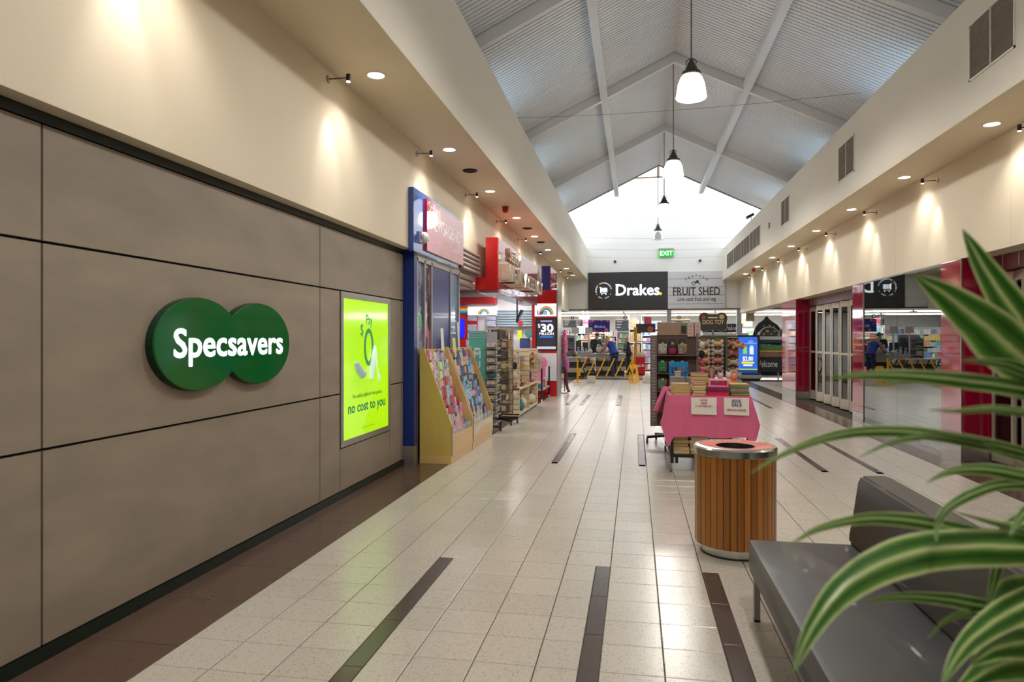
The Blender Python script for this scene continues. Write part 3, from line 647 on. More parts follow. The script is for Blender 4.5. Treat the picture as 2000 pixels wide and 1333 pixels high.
# ================================================================ card racks
pine = M('pine veneer', (222, 186, 128), .4, noise=.12, ns=4, stretch=(1, 1, .12)); pine_side = M('yellow pine side', (206, 176, 98), .4, noise=.12, ns=4, stretch=(3, 3, .2))
acry = glassmat('clear acrylic', .12, (.92, .95, .95))
CARDC = {'red': (196, 40, 46), 'pink': (226, 120, 160), 'white': (232, 226, 214), 'teal': (60, 140, 146), 'blue': (50, 110, 190), 'purple': (112, 80, 150), 'yellow': (236, 200, 60),
         'orange': (230, 130, 50), 'navy': (40, 48, 90), 'sky': (110, 190, 224), 'cream': (226, 212, 180), 'green': (70, 150, 90)}
card_m = {}
def cardmat(c):
    if c not in card_m:
        a = CARDC[c]; b_ = tuple(min(255, int(x*.55+100*(c != 'white')*.3+random.random()*40)) for x in a)
        card_m[c] = M('card '+c, a, .4, noise=.3, ns=24, hard=True, col2=b_ if c in ('white', 'cream', 'navy', 'red') else tuple(int(x*.35+225*.65) for x in a))
    return card_m[c]
def paper(name, label, cat, grp, cx, cy, z, wy, h, lean, mat, th=.006):
    """upright card facing +x, leaning back"""
    b = B((cx, cy, z)); dx = -math.sin(lean)*h; dz = math.cos(lean)*h
    y0, y1 = cy-wy/2, cy+wy/2
    b.add([(cx, y0, z), (cx, y1, z), (cx+dx, y1, z+dz), (cx+dx, y0, z+dz), (cx-th, y0, z), (cx-th, y1, z), (cx-th+dx, y1, z+dz), (cx-th+dx, y0, z+dz)],
          [(0, 1, 2, 3), (7, 6, 5, 4), (0, 4, 5, 1), (1, 5, 6, 2), (2, 6, 7, 3), (3, 7, 4, 0)])
    return tag(b.obj(name, mat), label, cat, grp)
def card_rack(y0, y1, label, pal, rackname, seed, side, front_strip=False):
    rnd = random.Random(seed); xb, xf, h, hf = -2.64, -2.225, 1.435, .46
    o = ((xb+xf)/2, (y0+y1)/2, 0); t = T('card_rack', label, 'card rack', o)
    prof = [(xb, .1), (xf, .1), (xf, hf), (xb+.05, h), (xb, h)]
    for a, b_, m in ((y0, y0+.022, side), (y1-.022, y1, pine)): B(o).prism(prof, 'y', a, b_).obj('side_panel', m, t)
    B(o).box(xb, xf-.01, y0, y1, 0, .1).obj('kick_base', pine, t)
    B(o).box(xf-.018, xf, y0+.022, y1-.022, .1, hf-.12, .002).obj('front_panel', pine, t)
    B(o).box(xf-.004, xf+.004, y0-.002, y0+.02, .1, hf).obj('edge_strip', alu, t)
    B(o).box(xf-.012, xf-.008, y0+.022, y1-.022, hf-.12, hf-.03).obj('front_lip', acry, t)
    B(o).box(xb, xb+.015, y0+.022, y1-.022, .1, h-.02).obj('back_panel', pine, t)
    if front_strip: B(o).prism([(y0+.05, hf-.26), (y0+.3, hf-.28), (y0+.5, hf-.2), (y1-.05, hf-.22), (y1-.05, hf-.14), (y0+.4, hf-.13), (y0+.05, hf-.18)], 'x', xf, xf+.002).obj('torn_sticker', M('torn paper', (226, 222, 214), .7), t)
    N = 9; tiers = []
    for k in range(N):
        f = k/(N-1); x = xf-.05-(xf-xb-.12)*f; z = hf-.2+(h-hf-.02)*f; tiers.append((x, z))
        if k: B(o).box(x-.033, x+.001, y0+.022, y1-.022, z-.005, z).obj('tier', acry, t)
    B(o).box(xb+.02, xf-.02, y0+.022, y1-.022, hf-.215, hf-.205).obj('bottom_shelf', pine, t)
    tn = ['front', 'second', 'third', 'fourth', 'fifth', 'sixth', 'seventh', 'eighth', 'top']
    for k, (x, z) in enumerate(tiers):
        y = y0+.035; cn = 0; on_ = ['first', 'second', 'third', 'fourth', 'fifth', 'sixth', 'seventh', 'eighth', 'ninth', 'tenth', 'eleventh', 'twelfth', 'thirteenth']
        while True:
            big = k == 0 and rnd.random() < .4
            wy = rnd.uniform(.09, .135)+(.05 if big else 0)
            if y+wy > y1-.03: break
            c = rnd.choice(pal[min(k*len(pal)//N, len(pal)-1)]); h_ = rnd.uniform(.14, .20)+(.04 if big else 0)
            paper('greeting_card', '%s greeting card, %s from near end, %s tier of the %s rack' % (c, on_[cn], tn[k], rackname), 'card', 'greeting cards in the %s rack' % rackname, x-.004, y+wy/2, z+.001, wy, h_, rnd.uniform(.10, .17), cardmat(c))
            y += wy+rnd.uniform(.002, .01); cn += 1
    return t
card_rack(8.26, 9.36, 'pine greeting card rack with yellow side panel, nearest the blue pilaster', [['white', 'blue', 'cream', 'pink'], ['red', 'purple', 'pink', 'red'], ['red', 'pink', 'red', 'purple', 'sky'], ['orange', 'purple', 'teal', 'cream', 'red'], ['teal', 'white', 'cream', 'yellow', 'pink', 'green'], ['teal', 'pink', 'red', 'purple', 'cream']], 'near pine', 3, pine_side)
card_rack(9.40, 10.74, 'pine greeting card rack with torn front sticker, second from the pilaster', [['white', 'cream', 'purple', 'navy'], ['blue', 'purple', 'sky', 'pink', 'navy'], ['purple', 'navy', 'teal', 'blue'], ['sky', 'orange', 'navy', 'blue', 'red'], ['sky', 'blue', 'yellow', 'white', 'navy', 'red']], 'far pine', 5, pine, True)
# loose things on top of the racks
paper('price_flag', 'tall white header card standing on the near card rack', 'card', None, -2.55, 9.0, 1.39, .13, .30, .05, whitep)
paper('price_flag', 'pale leaflet standing at the back of the far card rack', 'card', None, -2.57, 9.95, 1.38, .10, .42, .05, M('pale leaflet', (214, 214, 200), .5))
paper('yellow_card', 'yellow card sticking up from the far card rack', 'card', None, -2.55, 9.62, 1.36, .16, .2, .08, cardmat('yellow'))
# ================================================================ mug stand
teal = M('teal board', (92, 170, 158), .35, noise=.04); wirem = M('grey wire shelf', (150, 150, 152), .35, .6)
o = (-2.45, 11.35, 0); t = T('mug_stand', 'teal mug display stand with a column of patterned mugs', 'display stand', o)
Xm, Ym = -2.45, 11.15
B(o).box(-2.71, -2.43, Ym-.02, Ym, .25, 1.68, .003).obj('side_board', teal, t)
for k, z in enumerate((1.56, 1.60, 1.64)): B(o).box(-2.70, -2.44, Ym-.0225, Ym-.02, z, z+.015).obj('stripe', M('grey teal stripe', (150, 176, 172), .4), t)
wh = M('pale lettering', (206, 224, 220), .5)
for k, c in enumerate('MUG'): text(c, .17, wh, 'lettering', t, o, (-2.57, Ym-.0215, 1.23-.17*k), UX, UZ, .001, .03)
for k, c in enumerate('S'): text(c, .17, wh, 'lettering', t, o, (-2.57, Ym-.0215, .72), UX, UZ, .001, .03)
B(o).box(-2.62, -2.52, Ym-.022, Ym-.02, 1.36, 1.40).obj('small_print', wh, t)
B(o).box(-2.43, -2.41, Ym, Ym+.5, .25, 1.66).obj('back_board', M('grey board', (186, 186, 190), .5), t)
B(o).box(-2.41, -2.24, Ym-.01, Ym+.01, .25, 1.66).obj('end_board', M('lilac grey board', (170, 168, 176), .5), t)
for k in range(11): z = 1.40-.122*k; B(o).box(-2.42, -2.23, Ym-.165, Ym+.3, z-.018, z-.001, .004).obj('shelf', wirem, t)
B(o).tube([(-2.45, 11.3, .06), (-2.45, 11.3, .3)], .03, 10).obj('post', blackm, t)
for a in range(5):
    an = a*2*PI/5+.3; ex = (-2.45+.24*math.cos(an), 11.3+.24*math.sin(an))
    B(o).bar((-2.45, 11.3, .09), (*ex, .07), .04, .03).obj('base_leg', blackp, t); B(o).lathe((*ex, .03), [(.03, -.012), (.03, .012)], 12, 'x').obj('caster', blackp, t)
mugc = [('floral cream', (226, 216, 196)), ('plain cream', (214, 204, 186)), ('leaf cream', (222, 212, 190)), ('bird cream', (224, 210, 180)), ('dark green', (60, 110, 104)), ('daisy cream', (226, 218, 200)), ('rose cream', (220, 206, 190)), ('yellow cream', (226, 210, 160)), ('grey cream', (206, 200, 190)), ('green patterned', (150, 170, 130))]
def mug(p, label, mat, tp=None):
    t = T('mug', label, 'mug', p, 0, 'mugs on the mug stand')
    B().lathe((0, 0, 0), [(.045, 0), (.062, .012), (.066, .08), (.060, .08), (.055, .015)], 16).smooth().obj('bowl', mat, t)
    B().tube([(.062, 0, .068), (.09, 0, .062), (.094, 0, .04), (.062, 0, .02)], .008, 6).smooth().obj('handle', mat, t)
for k, (nm, c) in enumerate(mugc):
    mug((-2.33, Ym-.082, 1.40-.122*k), '%s mug, %s from the top of the mug stand' % (nm, ['first', 'second', 'third', 'fourth', 'fifth', 'sixth', 'seventh', 'eighth', 'ninth', 'lowest'][k]), M('mug '+nm, c, .25, noise=.35, ns=30, hard=True, col2=tuple(int(x*.8) for x in c)))
# ================================================================ book spinner
o = (-2.42, 12.35, 0); t = T('book_spinner', 'brown wire book spinner packed with paperbacks on black casters', 'spinner rack', o); sx, sy = -2.42, 12.35
wb = M('bronze wire', (96, 84, 72), .4, .5); SR = .22; ROT = .22
B(o).tube([(sx, sy, .08), (sx, sy, 1.74)], .03, 10).obj('post', wb, t)
for a in range(5):
    an = a*2*PI/5+.5; ex = (sx+.33*math.cos(an), sy+.33*math.sin(an))
    B(o).bar((sx, sy, .10), (*ex, .08), .05, .03).obj('base_leg', blackp, t); B(o).lathe((*ex, .035), [(.035, -.012), (.035, .012)], 12, 'x').obj('caster', blackp, t)
def rot2(x, y, a): return (sx+x*math.cos(a)-y*math.sin(a), sy+x*math.sin(a)+y*math.cos(a))
paperb = M('book page block', (214, 196, 160), .7)
bookc = [('sepia', (170, 146, 118)), ('cream', (216, 202, 176)), ('grey', (176, 166, 152)), ('brown', (130, 100, 78)), ('tan', (190, 164, 130)), ('olive', (176, 164, 100)), ('dark', (100, 86, 76))]
bm_ = {n: M('cover '+n, c, .4, noise=.4, ns=16, hard=True, col2=tuple(int(x*.66) for x in c)) for n, c in bookc}
for k in range(8):
    z = .2+.19*k
    for q in range(4):
        a = ROT+q*PI/2
        p = [rot2(SR, -SR, a), rot2(SR, SR, a)]
        B(o).tube([(*p[0], z), (*p[1], z)], .006, 6).tube([(*p[0], z+.05), (*p[1], z+.05)], .005, 6).tube([(*p[0], z), (*rot2(0, 0, a), z)], .004, 5).obj('basket', wb, t)
        if k == 0: B(o).tube([(*rot2(SR, -SR, a), .19), (*rot2(SR, -SR, a), 1.72)], .007, 6).obj('corner_rod', wb, t)
        for j in range(2):
            if q in (1,) and k > 3: continue
            n, c = random.choice(bookc); cx, cy = rot2(SR-.032, (-.48+.8*j)*SR*.9-.0, a)
            b = T('paperback', '%s paperback on tier %s, %s face of the book spinner' % (n, ['one', 'two', 'three', 'four', 'five', 'six', 'seven', 'eight'][k]+' from the floor', ['inner', 'rear', 'side', 'aisle'][q]+(' left' if j else ' right')), 'book', (cx, cy, z+.007), a, 'paperbacks on the book spinner')
            B().box(-.012, .012, -.075, .075, 0, .165).obj('pages', paperb, b); B().box(.012, .015, -.078, .078, -.002, .172).obj('cover', bm_[n], b); B().box(.015, .016, -.05, .03, .05, .14).obj('cover_print', M('pale cover print', (216, 204, 184), .5, noise=.5, ns=30, col2=(120, 96, 80)) if (k+j) % 2 else bm_['dark'], b)
B(o).lathe((sx, sy, 1.72), [(.2, 0), (.2, .015)], 20).obj('top_plate', M('cream plate', (206, 196, 170), .5), t)
# ================================================================ slatwall shelf unit
slat = M('cream slatwall', (226, 208, 178), .45, noise=.04); slg = M('slat groove', (150, 130, 104), .7)
o = (-2.42, 14.5, 0); t = T('slatwall_unit', 'cream slatwall shelf unit with bags on its shelves', 'shelf unit', o)
xf, xb = -2.21, -2.62
for y in (13.2, 14.45, 15.75): B(o).box(xb, xf, y, y+.03, .04, 1.33, .002).obj('upright', slat, t)
for z in (.06, .55): B(o).box(xb, xf, 13.2, 15.78, z, z+.03, .002).obj('shelf', slat, t)
B(o).box(xb-.02, xb, 13.2, 15.78, .04, 1.33).obj('groove_board', slg, t)
for k in range(12): z = .10+.103*k; B(o).box(xb, xb+.014, 13.2, 15.78, z, z+.094, .002).obj('slat', slat, t)
B(o).box(xb, xf-.03, 13.22, 15.76, 0, .06).obj('kick_base', blackp, t)
for yy in (13.2, 14.45, 15.75):
    for k in range(12): z = .17+.1*k; B(o).box(xb+.01, xf-.004, yy-.002, yy+.001, z, z+.012).obj('groove', slg, t)
def bag(name, p, rx, ry, rz, mat, label, cat='bag', strap=None, grp=None):
    t = T(name, label, cat, p, 0, grp); B().ball((0, 0, rz), rx, ry, rz, 12, 8).smooth().obj('body', mat, t)
    B().tube([(-rx*.1, -ry*.5, rz*1.8), (0, -ry*.35, rz*2.4), (0, ry*.35, rz*2.4), (-rx*.1, ry*.5, rz*1.8)], .012, 6).smooth().obj('strap', strap or mat, t)
navyf = M('navy fabric', (34, 44, 82), .8); pinkf = M('pink fabric', (226, 128, 162), .8, noise=.15, ns=20); creamf = M('cream fabric', (222, 206, 180), .8, noise=.15, ns=14)
patt = M('floral fabric', (206, 160, 110), .8, noise=.6, ns=22, col2=(70, 50, 50), hard=True)
bag('handbag', (-2.32, 14.2, .093), .10, .18, .12, creamf, 'white bag on the lower shelf of the slatwall unit, near bay', grp='bags on the slatwall unit')
bag('handbag', (-2.33, 15.4, .093), .12, .28, .11, creamf, 'cream bag with navy strap on the lower far shelf', strap=navyf, grp='bags on the slatwall unit')
bag('handbag', (-2.34, 14.1, .583), .12, .28, .08, patt, 'patterned orange bag on the upper near shelf of the slatwall unit', grp='bags on the slatwall unit')
bag('handbag', (-2.36, 15.1, .583), .10, .16, .16, navyf, 'navy bag on the upper far shelf of the slatwall unit', grp='bags on the slatwall unit')
bag('handbag', (-2.33, 15.48, .583), .10, .2, .06, pinkf, 'pink folded bag beside the navy bag', grp='bags on the slatwall unit')
bag('teal_bag', (-2.29, 13.9, .093), .07, .10, .09, M('teal fabric', (70, 140, 150), .8), 'small teal bag at the near end of the lower shelf', grp='bags on the slatwall unit')
for k in range(2):
    p = (-2.46+.14*k, 15.64, .90+.03*k); tt = T('scarf', '%s floral scarf hanging on the slatwall unit' % ['near', 'far'][k], 'scarf', p, 0, 'scarves on the slatwall unit')
    B().tube([(0, 0, .3), (.02, .02, .15), (.01, -.02, 0)], [.03, .07, .05], 8).smooth().obj('cloth', patt, tt); B().tube([(-.04, 0, .3), (.03, 0, .3)], .006, 6).obj('hook', wirem, tt)
for k, z in enumerate((1.0, 1.12)):
    p = (-2.42, 14.43, z-.02); tt = T('keyring_card', '%s keyring card on the near slatwall bay' % ['lower', 'upper'][k], 'card', p)
    B().box(-.09, .09, -.012, 0, 0, .08).obj('card', M('blue tan card', (130, 140, 170) if k else (190, 150, 90), .5, noise=.4, ns=20), tt) if k else B().box(-.08, .08, -.012, 0, -.06, .06).obj('card', M('gold card', (190, 150, 90), .5, noise=.5, ns=20), tt)
tag(B((-2.45, 13.3, 1.33)).add([(-2.5, 13.3, 1.33), (-2.42, 13.3, 1.33), (-2.37, 13.3, 1.55), (-2.45, 13.3, 1.55), (-2.5, 13.33, 1.33), (-2.42, 13.33, 1.33), (-2.37, 13.33, 1.55), (-2.45, 13.33, 1.55)], [(0, 1, 2, 3), (4, 5, 6, 7), (0, 1, 5, 4), (1, 2, 6, 5), (2, 3, 7, 6), (3, 0, 4, 7)]).obj('orange_ticket', M('orange ticket', (232, 168, 60), .5)), 'orange ticket leaning on top of the slatwall unit', 'ticket')
# teddy-like soft toys on the spinner's far side hooks (hanging beige pouches)
for k in range(5):
    p = (-2.28, 13.08, .40+.19*k); tt = T('hanging_pouch', '%s beige pouch hanging on the near end of the slatwall unit' % ['lowest', 'second lowest', 'middle', 'second highest', 'highest'][k], 'pouch', p, 0, 'pouches on the slatwall end')
    B().ball((0, 0, .06), .05, .045, .075, 10, 6).smooth().obj('body', [creamf, patt, creamf, M('dark fabric', (50, 44, 46), .8), creamf][k], tt); B().tube([(0, 0, .12), (0, .05, .15), (0, .119, .16)], .004, 5).obj('hook', wirem, tt)
# ================================================================ clothes rack
o = (-2.35, 17.4, 0); t = T('clothes_rack', 'black wheeled clothes rack with pink children clothes', 'clothes rack', o)
for y in (16.75, 18.2):
    B(o).bar((-2.25, y, .07), (-2.25, y, .82), .04).obj('post', blackm, t); B(o).bar((-2.62, y, .07), (-2.62, y, 1.25), .03).obj('post', blackm, t)
    B(o).bar((-2.62, y, .09), (-2.25, y, .09), .03).obj('foot', blackm, t)
    for x in (-2.25, -2.62): B(o).lathe((x, y, .032), [(.032, -.012), (.032, .012)], 12, 'x').obj('caster', whitep, t)
B(o).box(-2.62, -2.23, 16.75, 18.2, .28, .31).obj('shelf', M('grey shelf', (170, 170, 172), .5), t); B(o).tube([(-2.62, 16.75, 1.24), (-2.62, 18.2, 1.24)], .015, 8).obj('rail', chrome, t)
def garment(y, x, zt, zb, wy, mat, label, sleeves=True):
    p = (x, y, zb); tt = T('garment', label, 'clothing', p, 0, 'clothes on the rack'); h = zt-zb
    B().add([(0, -wy*.35, h), (0, wy*.35, h), (.05, wy*.55, 0), (.05, -wy*.55, 0), (-.05, -wy*.35, h), (-.05, wy*.35, h), (-.08, wy*.6, 0), (-.08, -wy*.6, 0), (.06, -wy*.5, h*.5), (.06, wy*.5, h*.5), (-.07, -wy*.5, h*.5), (-.07, wy*.5, h*.5)],
            [(0, 1, 9, 8), (8, 9, 2, 3), (5, 4, 10, 11), (11, 10, 7, 6), (0, 8, 10, 4), (8, 3, 7, 10), (1, 5, 11, 9), (9, 11, 6, 2), (0, 4, 5, 1), (3, 2, 6, 7)]).obj('cloth', mat, tt)
    if sleeves:
        for s in (-1, 1): B().tube([(0, s*wy*.35, h*.95), (.03, s*wy*.55, h*.75), (.05, s*wy*.6, h*.5)], [.05, .05, .04], 8).smooth().obj('sleeve', mat, tt)
    B().tube([(0, 0, h), (0, 0, h+.05), (-.12, 0, 1.24-zb)], .005, 5).obj('hanger', wirem, tt)
garment(16.93, -2.44, 1.12, .5, .2, M('dark knit', (78, 66, 60), .9, noise=.3, ns=30), 'dark knitted garment at the near end of the clothes rack', False)
garment(17.26, -2.40, 1.15, .75, .2, M('grey floral cloth', (180, 176, 160), .9, noise=.4, ns=20), 'grey floral garment next to the dark knit')
garment(17.60, -2.38, 1.1, .45, .2, pinkf, 'long pink dress on the near half of the rack'); garment(17.95, -2.38, 1.08, .55, .2, M('bright pink fabric', (236, 110, 160), .8, noise=.12), 'bright pink top at the far end of the rack')
for k, (y, c) in enumerate(((17.0, (60, 130, 160)), (17.35, (206, 190, 180)), (17.7, (200, 70, 80)), (18.0, (206, 200, 190)))):
    tag(B((-2.4, y, .312)).box(-2.5, -2.3, y-.1, y+.1, .312, .43+.03*k, .02).obj('folded_item', M('folded %d' % k, c, .8, noise=.2)), '%s folded item on the rack shelf' % ['teal', 'beige', 'red', 'white'][k], 'clothing', 'folded items on the rack shelf')
# pink costume hanging behind the pillar with striped socks
p = (-1.98, 19.5, .05); t = T('costume_stand', 'pink costumes hanging on a stand behind the lottery pillar', 'clothing', p)
B().tube([(0, .1, 0), (0, .1, 1.75)], .015, 8).obj('pole', blackm, t); B().lathe((0, .1, -.05), [(.1, 0), (.1, .02)], 14).obj('base', blackm, t)
B().tube([(0, 0, 1.7), (.02, 0, 1.4), (.04, 0, 1.1)], [.05, .075, .06], 10).smooth().obj('upper_costume', M('hot pink', (230, 90, 150), .8, ns=26, col2=(236, 170, 200), hard=True), t)
B().tube([(0, 0, 1.1), (.06, 0, .8), (.09, 0, .6)], [.05, .085, .05], 10).smooth().obj('lower_costume', M('violet pink', (190, 90, 170), .8, ns=26, col2=(224, 130, 190), hard=True), t)
B().tube([(.03, 0, .6), (.06, 0, .3), (.1, -.03, .06)], [.05, .04, .035], 8).smooth().obj('striped_leg', M('striped socks', (150, 50, 60), .8, noise=.6, ns=8, stretch=(.1, .1, 4), col2=(60, 40, 80)), t)
B().ball((.13, -.08, .03), .05, .08, .04).smooth().obj('shoe', M('dark red shoe', (120, 30, 40), .5), t)
# ================================================================ right shopfront: magenta columns, glass, folding doors
mag = M('magenta gloss', (146, 6, 46), .06, noise=.03, coat=.6); pmet = M('plinth steel', (176, 172, 166), .25, .8)
def column(y0, y1, x1, label, mid=None, ext=0):
    o = ((RW+x1)/2, (y0+y1)/2, 0); t = T('shopfront_column', label, 'column', o); g = .006; zs = (.20, 1.33, 2.56)
    for a, b_ in zip(zs[:-1], zs[1:]):
        B(o).box(RW, RW+.02, y0+g, y1-g, a+g, b_-g, .002).obj('mall_panel', mag, t)
        xs = [RW+.012, (RW+x1)/2, x1] if mid else [RW+.012, x1]
        for p, q in zip(xs[:-1], xs[1:]): B(o).box(p+.002, q-.002, y0, y0+.02, a+g, b_-g, .002).obj('end_panel', mag, t)
    B(o).box(RW+.02, x1, y0+.02, y1-.01, 0, 2.56).obj('core', M('joint metal', (190, 182, 176), .4, .4), t)
    B(o).box(RW-.001, RW+.012, y0-.001, y0+.012, 0, 2.56).obj('corner_strip', pmet, t)
    B(o).box(RW+.002, x1, y0+.004, y1-.004, 0, .195).obj('plinth', pmet, t)
    return t
column(18.70, 20.36, 4.46, 'farthest magenta gloss column at the end of the right shops', True)
column(13.37, 14.0, 4.14, 'narrow magenta column between folding doors and glass shopfront')
column(9.57, 10.15, 4.44, 'nearest magenta gloss column beside the glass shopfront', True)
dg = glassmat('dark shop glass', .36, (.16, .17, .18)); dg2 = glassmat('dark door glass', .13, (.12, .12, .13))
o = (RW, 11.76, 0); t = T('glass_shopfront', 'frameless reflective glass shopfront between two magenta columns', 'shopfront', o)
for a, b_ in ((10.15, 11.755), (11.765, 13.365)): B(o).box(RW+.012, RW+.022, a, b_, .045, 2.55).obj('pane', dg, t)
B(o).box(RW+.002, RW+.032, 10.15, 13.37, 0, .045).obj('floor_channel', alu, t); B(o).box(RW+.002, RW+.032, 10.15, 13.37, 2.54, 2.56).obj('head_channel', alu, t)
B(o).box(RW+.004, RW+.010, 13.24, 13.32, .95, 1.05).obj('pink_lock', M('pink plastic', (230, 50, 110), .4), t)
# tenancy behind the glass
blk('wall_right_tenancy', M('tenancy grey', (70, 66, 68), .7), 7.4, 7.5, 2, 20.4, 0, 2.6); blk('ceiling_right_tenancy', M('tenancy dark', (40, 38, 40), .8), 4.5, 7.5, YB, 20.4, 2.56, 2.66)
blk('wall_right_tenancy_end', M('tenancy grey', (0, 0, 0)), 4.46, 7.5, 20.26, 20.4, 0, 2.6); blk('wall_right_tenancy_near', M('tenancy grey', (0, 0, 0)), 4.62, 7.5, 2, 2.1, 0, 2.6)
for x, y, h in ((5.2, 11.2, 2.3), (5.3, 12.4, 2.3)):
    tag(B((x, y, 0)).box(x-.03, x+.03, y-.03, y+.03, 0, h, .004).box(x-.03, x+.4, y-.02, y+.02, .9, .94).obj('display_post', M('grey post', (150, 150, 150), .4)), 'pale post %s inside the glass shopfront' % ('near' if y < 12 else 'far'), 'post')
frm = M('champagne aluminium', (196, 186, 170), .32, .55, noise=.05)
def folding(y0, y1, n, label, X=4.42):
    o = (X, (y0+y1)/2, 0); t = T('folding_door', label, 'folding door', o); d = (y1-y0)/n
    for k in range(n):
        a = y0+d*k; xa, xb = (X+.05, X-.03) if k % 2 else (X-.03, X+.05)
        lf = B(o); A = Vector((xa, a+.01, 0)); E = Vector((xb, a+d-.01, 0)); u = (E-A).normalized()
        st = .042
        def rail(z0, z1, p, q): return [(p, z0, z1, q)]
        b = B(o)
        for p in (A, E-u*st): b.bar(p+u*st/2+UZ*.03, p+u*st/2+UZ*2.36, st, .035, u.cross(UZ))
        part = b.obj('leaf', frm, t)
        for z, h in ((.14, .22), (1.22, .05), (2.30, .12)): B(o).bar(A+u*st+UZ*z, E-u*st+UZ*z, .035, h).obj('rail', frm, part)
        B(o).bar(A+u*st+UZ*.72, E-u*st+UZ*.72, .006, .98).obj('pane', dg2, part); B(o).bar(A+u*st+UZ*1.745, E-u*st+UZ*1.745, .006, 1.0).obj('pane', dg2, part)
    B(o).box(X-.08, X+.1, y0, y1, 2.37, 2.56).obj('header', M('wine header', (110, 40, 50), .3), t)
    for k in range(n): B(o).box(X-.085, X-.08, y0+d*k, y0+d*k+.02, 2.40, 2.56).obj('header_joint', frm, t)
    return t
folding(14.0, 18.70, 14, 'closed folding glass door set back between magenta columns')
folding(5.2, 9.55, 12, 'closed folding glass door at the right edge of the frame')
# ================================================================ litter bin
bx, by, R, H = .715, 5.25, .285, .775
o = (bx, by, 0); t = T('litter_bin', 'round timber slatted litter bin with steel rim and orange lid label', 'litter bin', o)
wood = [M('bin timber %d' % k, c, .35, noise=.22, ns=6, stretch=(4, 4, .25), coat=.25) for k, c in enumerate(((158, 98, 32), (140, 84, 24), (172, 110, 42)))]
B().lathe((0, 0, 0), [(.245, 0), (.245, .012)], 40).obj('rubber_foot', blackp, t); B().lathe((0, 0, 0), [(.24, .01), (.24, .075)], 48).smooth().obj('base_ring', steel, t)
B().lathe((0, 0, 0), [(.262, .07), (.262, H-.05)], 40).smooth().obj('drum', M('bin inner dark', (34, 24, 16), .7), t)
n = 38
for k in range(n):
    a0, a1 = 2*PI*k/n+.009, 2*PI*(k+1)/n-.009; ri, ro = .264, .283
    P_ = lambda r, a: (r*math.cos(a), r*math.sin(a)); am = (a0+a1)/2
    B().prism([P_(ri, a0), P_(ro, a0), P_(ro+.0015, am), P_(ro, a1), P_(ri, a1)], 'z', .075, H-.055).obj('slat', wood[(k*7+k//3) % 3], t)
B().lathe((0, 0, 0), [(.287, H-.06), (.292, H-.055), (.292, H-.012), (.282, H), (.255, H+.004), (.252, H), (.252, H-.01), (.284, H-.058)], 64, closed=True).smooth().obj('steel_rim', steel, t)
B().lathe((0, 0, 0), [(.255, H), (.255, H+.002), (.14, H-.008), (.14, H-.012)], 48, closed=True).smooth().obj('lid_label', M('orange red lid print', (232, 84, 52), .3), t)
B().lathe((0, 0, 0), [(.142, H-.008), (.135, H-.006), (.13, H-.04), (.137, H-.04)], 40, closed=True).smooth().obj('opening_collar', blackp, t)
wo = M('pale lid print', (214, 178, 164), .4)
for k, c in enumerate('GENERAL'):
    a = PI/2+.55-.16*k+YAW*0+.1; r_ = .175; cx, cy = r_*math.cos(a), r_*math.sin(a); u = Vector((math.sin(a), -math.cos(a), 0)); v = Vector((math.cos(a), math.sin(a), 0))
    text(c, .066, wo, 'lettering', t, (0, 0, 0), (cx, cy, H-.0036), u, v+UZ*.095, .0002, .008)
for k, c in enumerate('WASTE'):
    a = PI/2-.75-.16*k; r_ = .175; cx, cy = r_*math.cos(a), r_*math.sin(a); u = Vector((math.sin(a), -math.cos(a), 0)); v = Vector((math.cos(a), math.sin(a), 0))
    text(c, .066, wo, 'lettering', t, (0, 0, 0), (cx, cy, H-.0036), u, v+UZ*.095, .0002, .008)
# ================================================================ bench
leather = M('grey leatherette', (56, 55, 54), .44, noise=.04, ns=4, bump=.03, bs=160, coat=.15)
o = (.95, 3.05, 0); t = T('bench', 'dark grey upholstered bench with backrest beside the litter bin', 'bench', o)
B(o).box(.62, 1.20, 2.02, 4.03, .255, .432, .028).smooth().obj('seat', leather, t)
def backrest():
    prof = [(1.150, .432), (1.155, .47), (1.20, .78), (1.215, .80), (1.345, .805), (1.365, .79), (1.375, .43), (1.36, .26), (1.21, .26), (1.19, .40)]
    bm = bmesh.new(); vs = [[bm.verts.new((x, y, z)) for x, z in prof] for y in (2.02, 4.06)]; n = len(prof)
    for i in range(n): bm.faces.new((vs[0][i], vs[0][(i+1) % n], vs[1][(i+1) % n], vs[1][i]))
    bm.faces.new(vs[0][::-1]); bm.faces.new(vs[1])
    bmesh.ops.bevel(bm, geom=[e for e in bm.edges if e.calc_length() < .4 or True], offset=.012, segments=2, affect='EDGES', clamp_overlap=True)
    bm.verts.index_update(); b = B(o); b.add([v.co for v in bm.verts], [[v.index for v in f.verts] for f in bm.faces]); bm.free(); return b
backrest().smooth().obj('backrest', leather, t)
for x in (.655, 1.24):
    for y in (2.12, 3.97): B(o).box(x-.016, x+.016, y-.022, y+.022, .012, .262, .002).obj('leg', alu, t); B(o).box(x-.016, x+.016, y-.022, y+.022, 0, .012).obj('foot_cap', blackp, t)
B(o).box(.64, 1.28, 2.06, 4.0, .245, .262).obj('underframe', blackm, t)
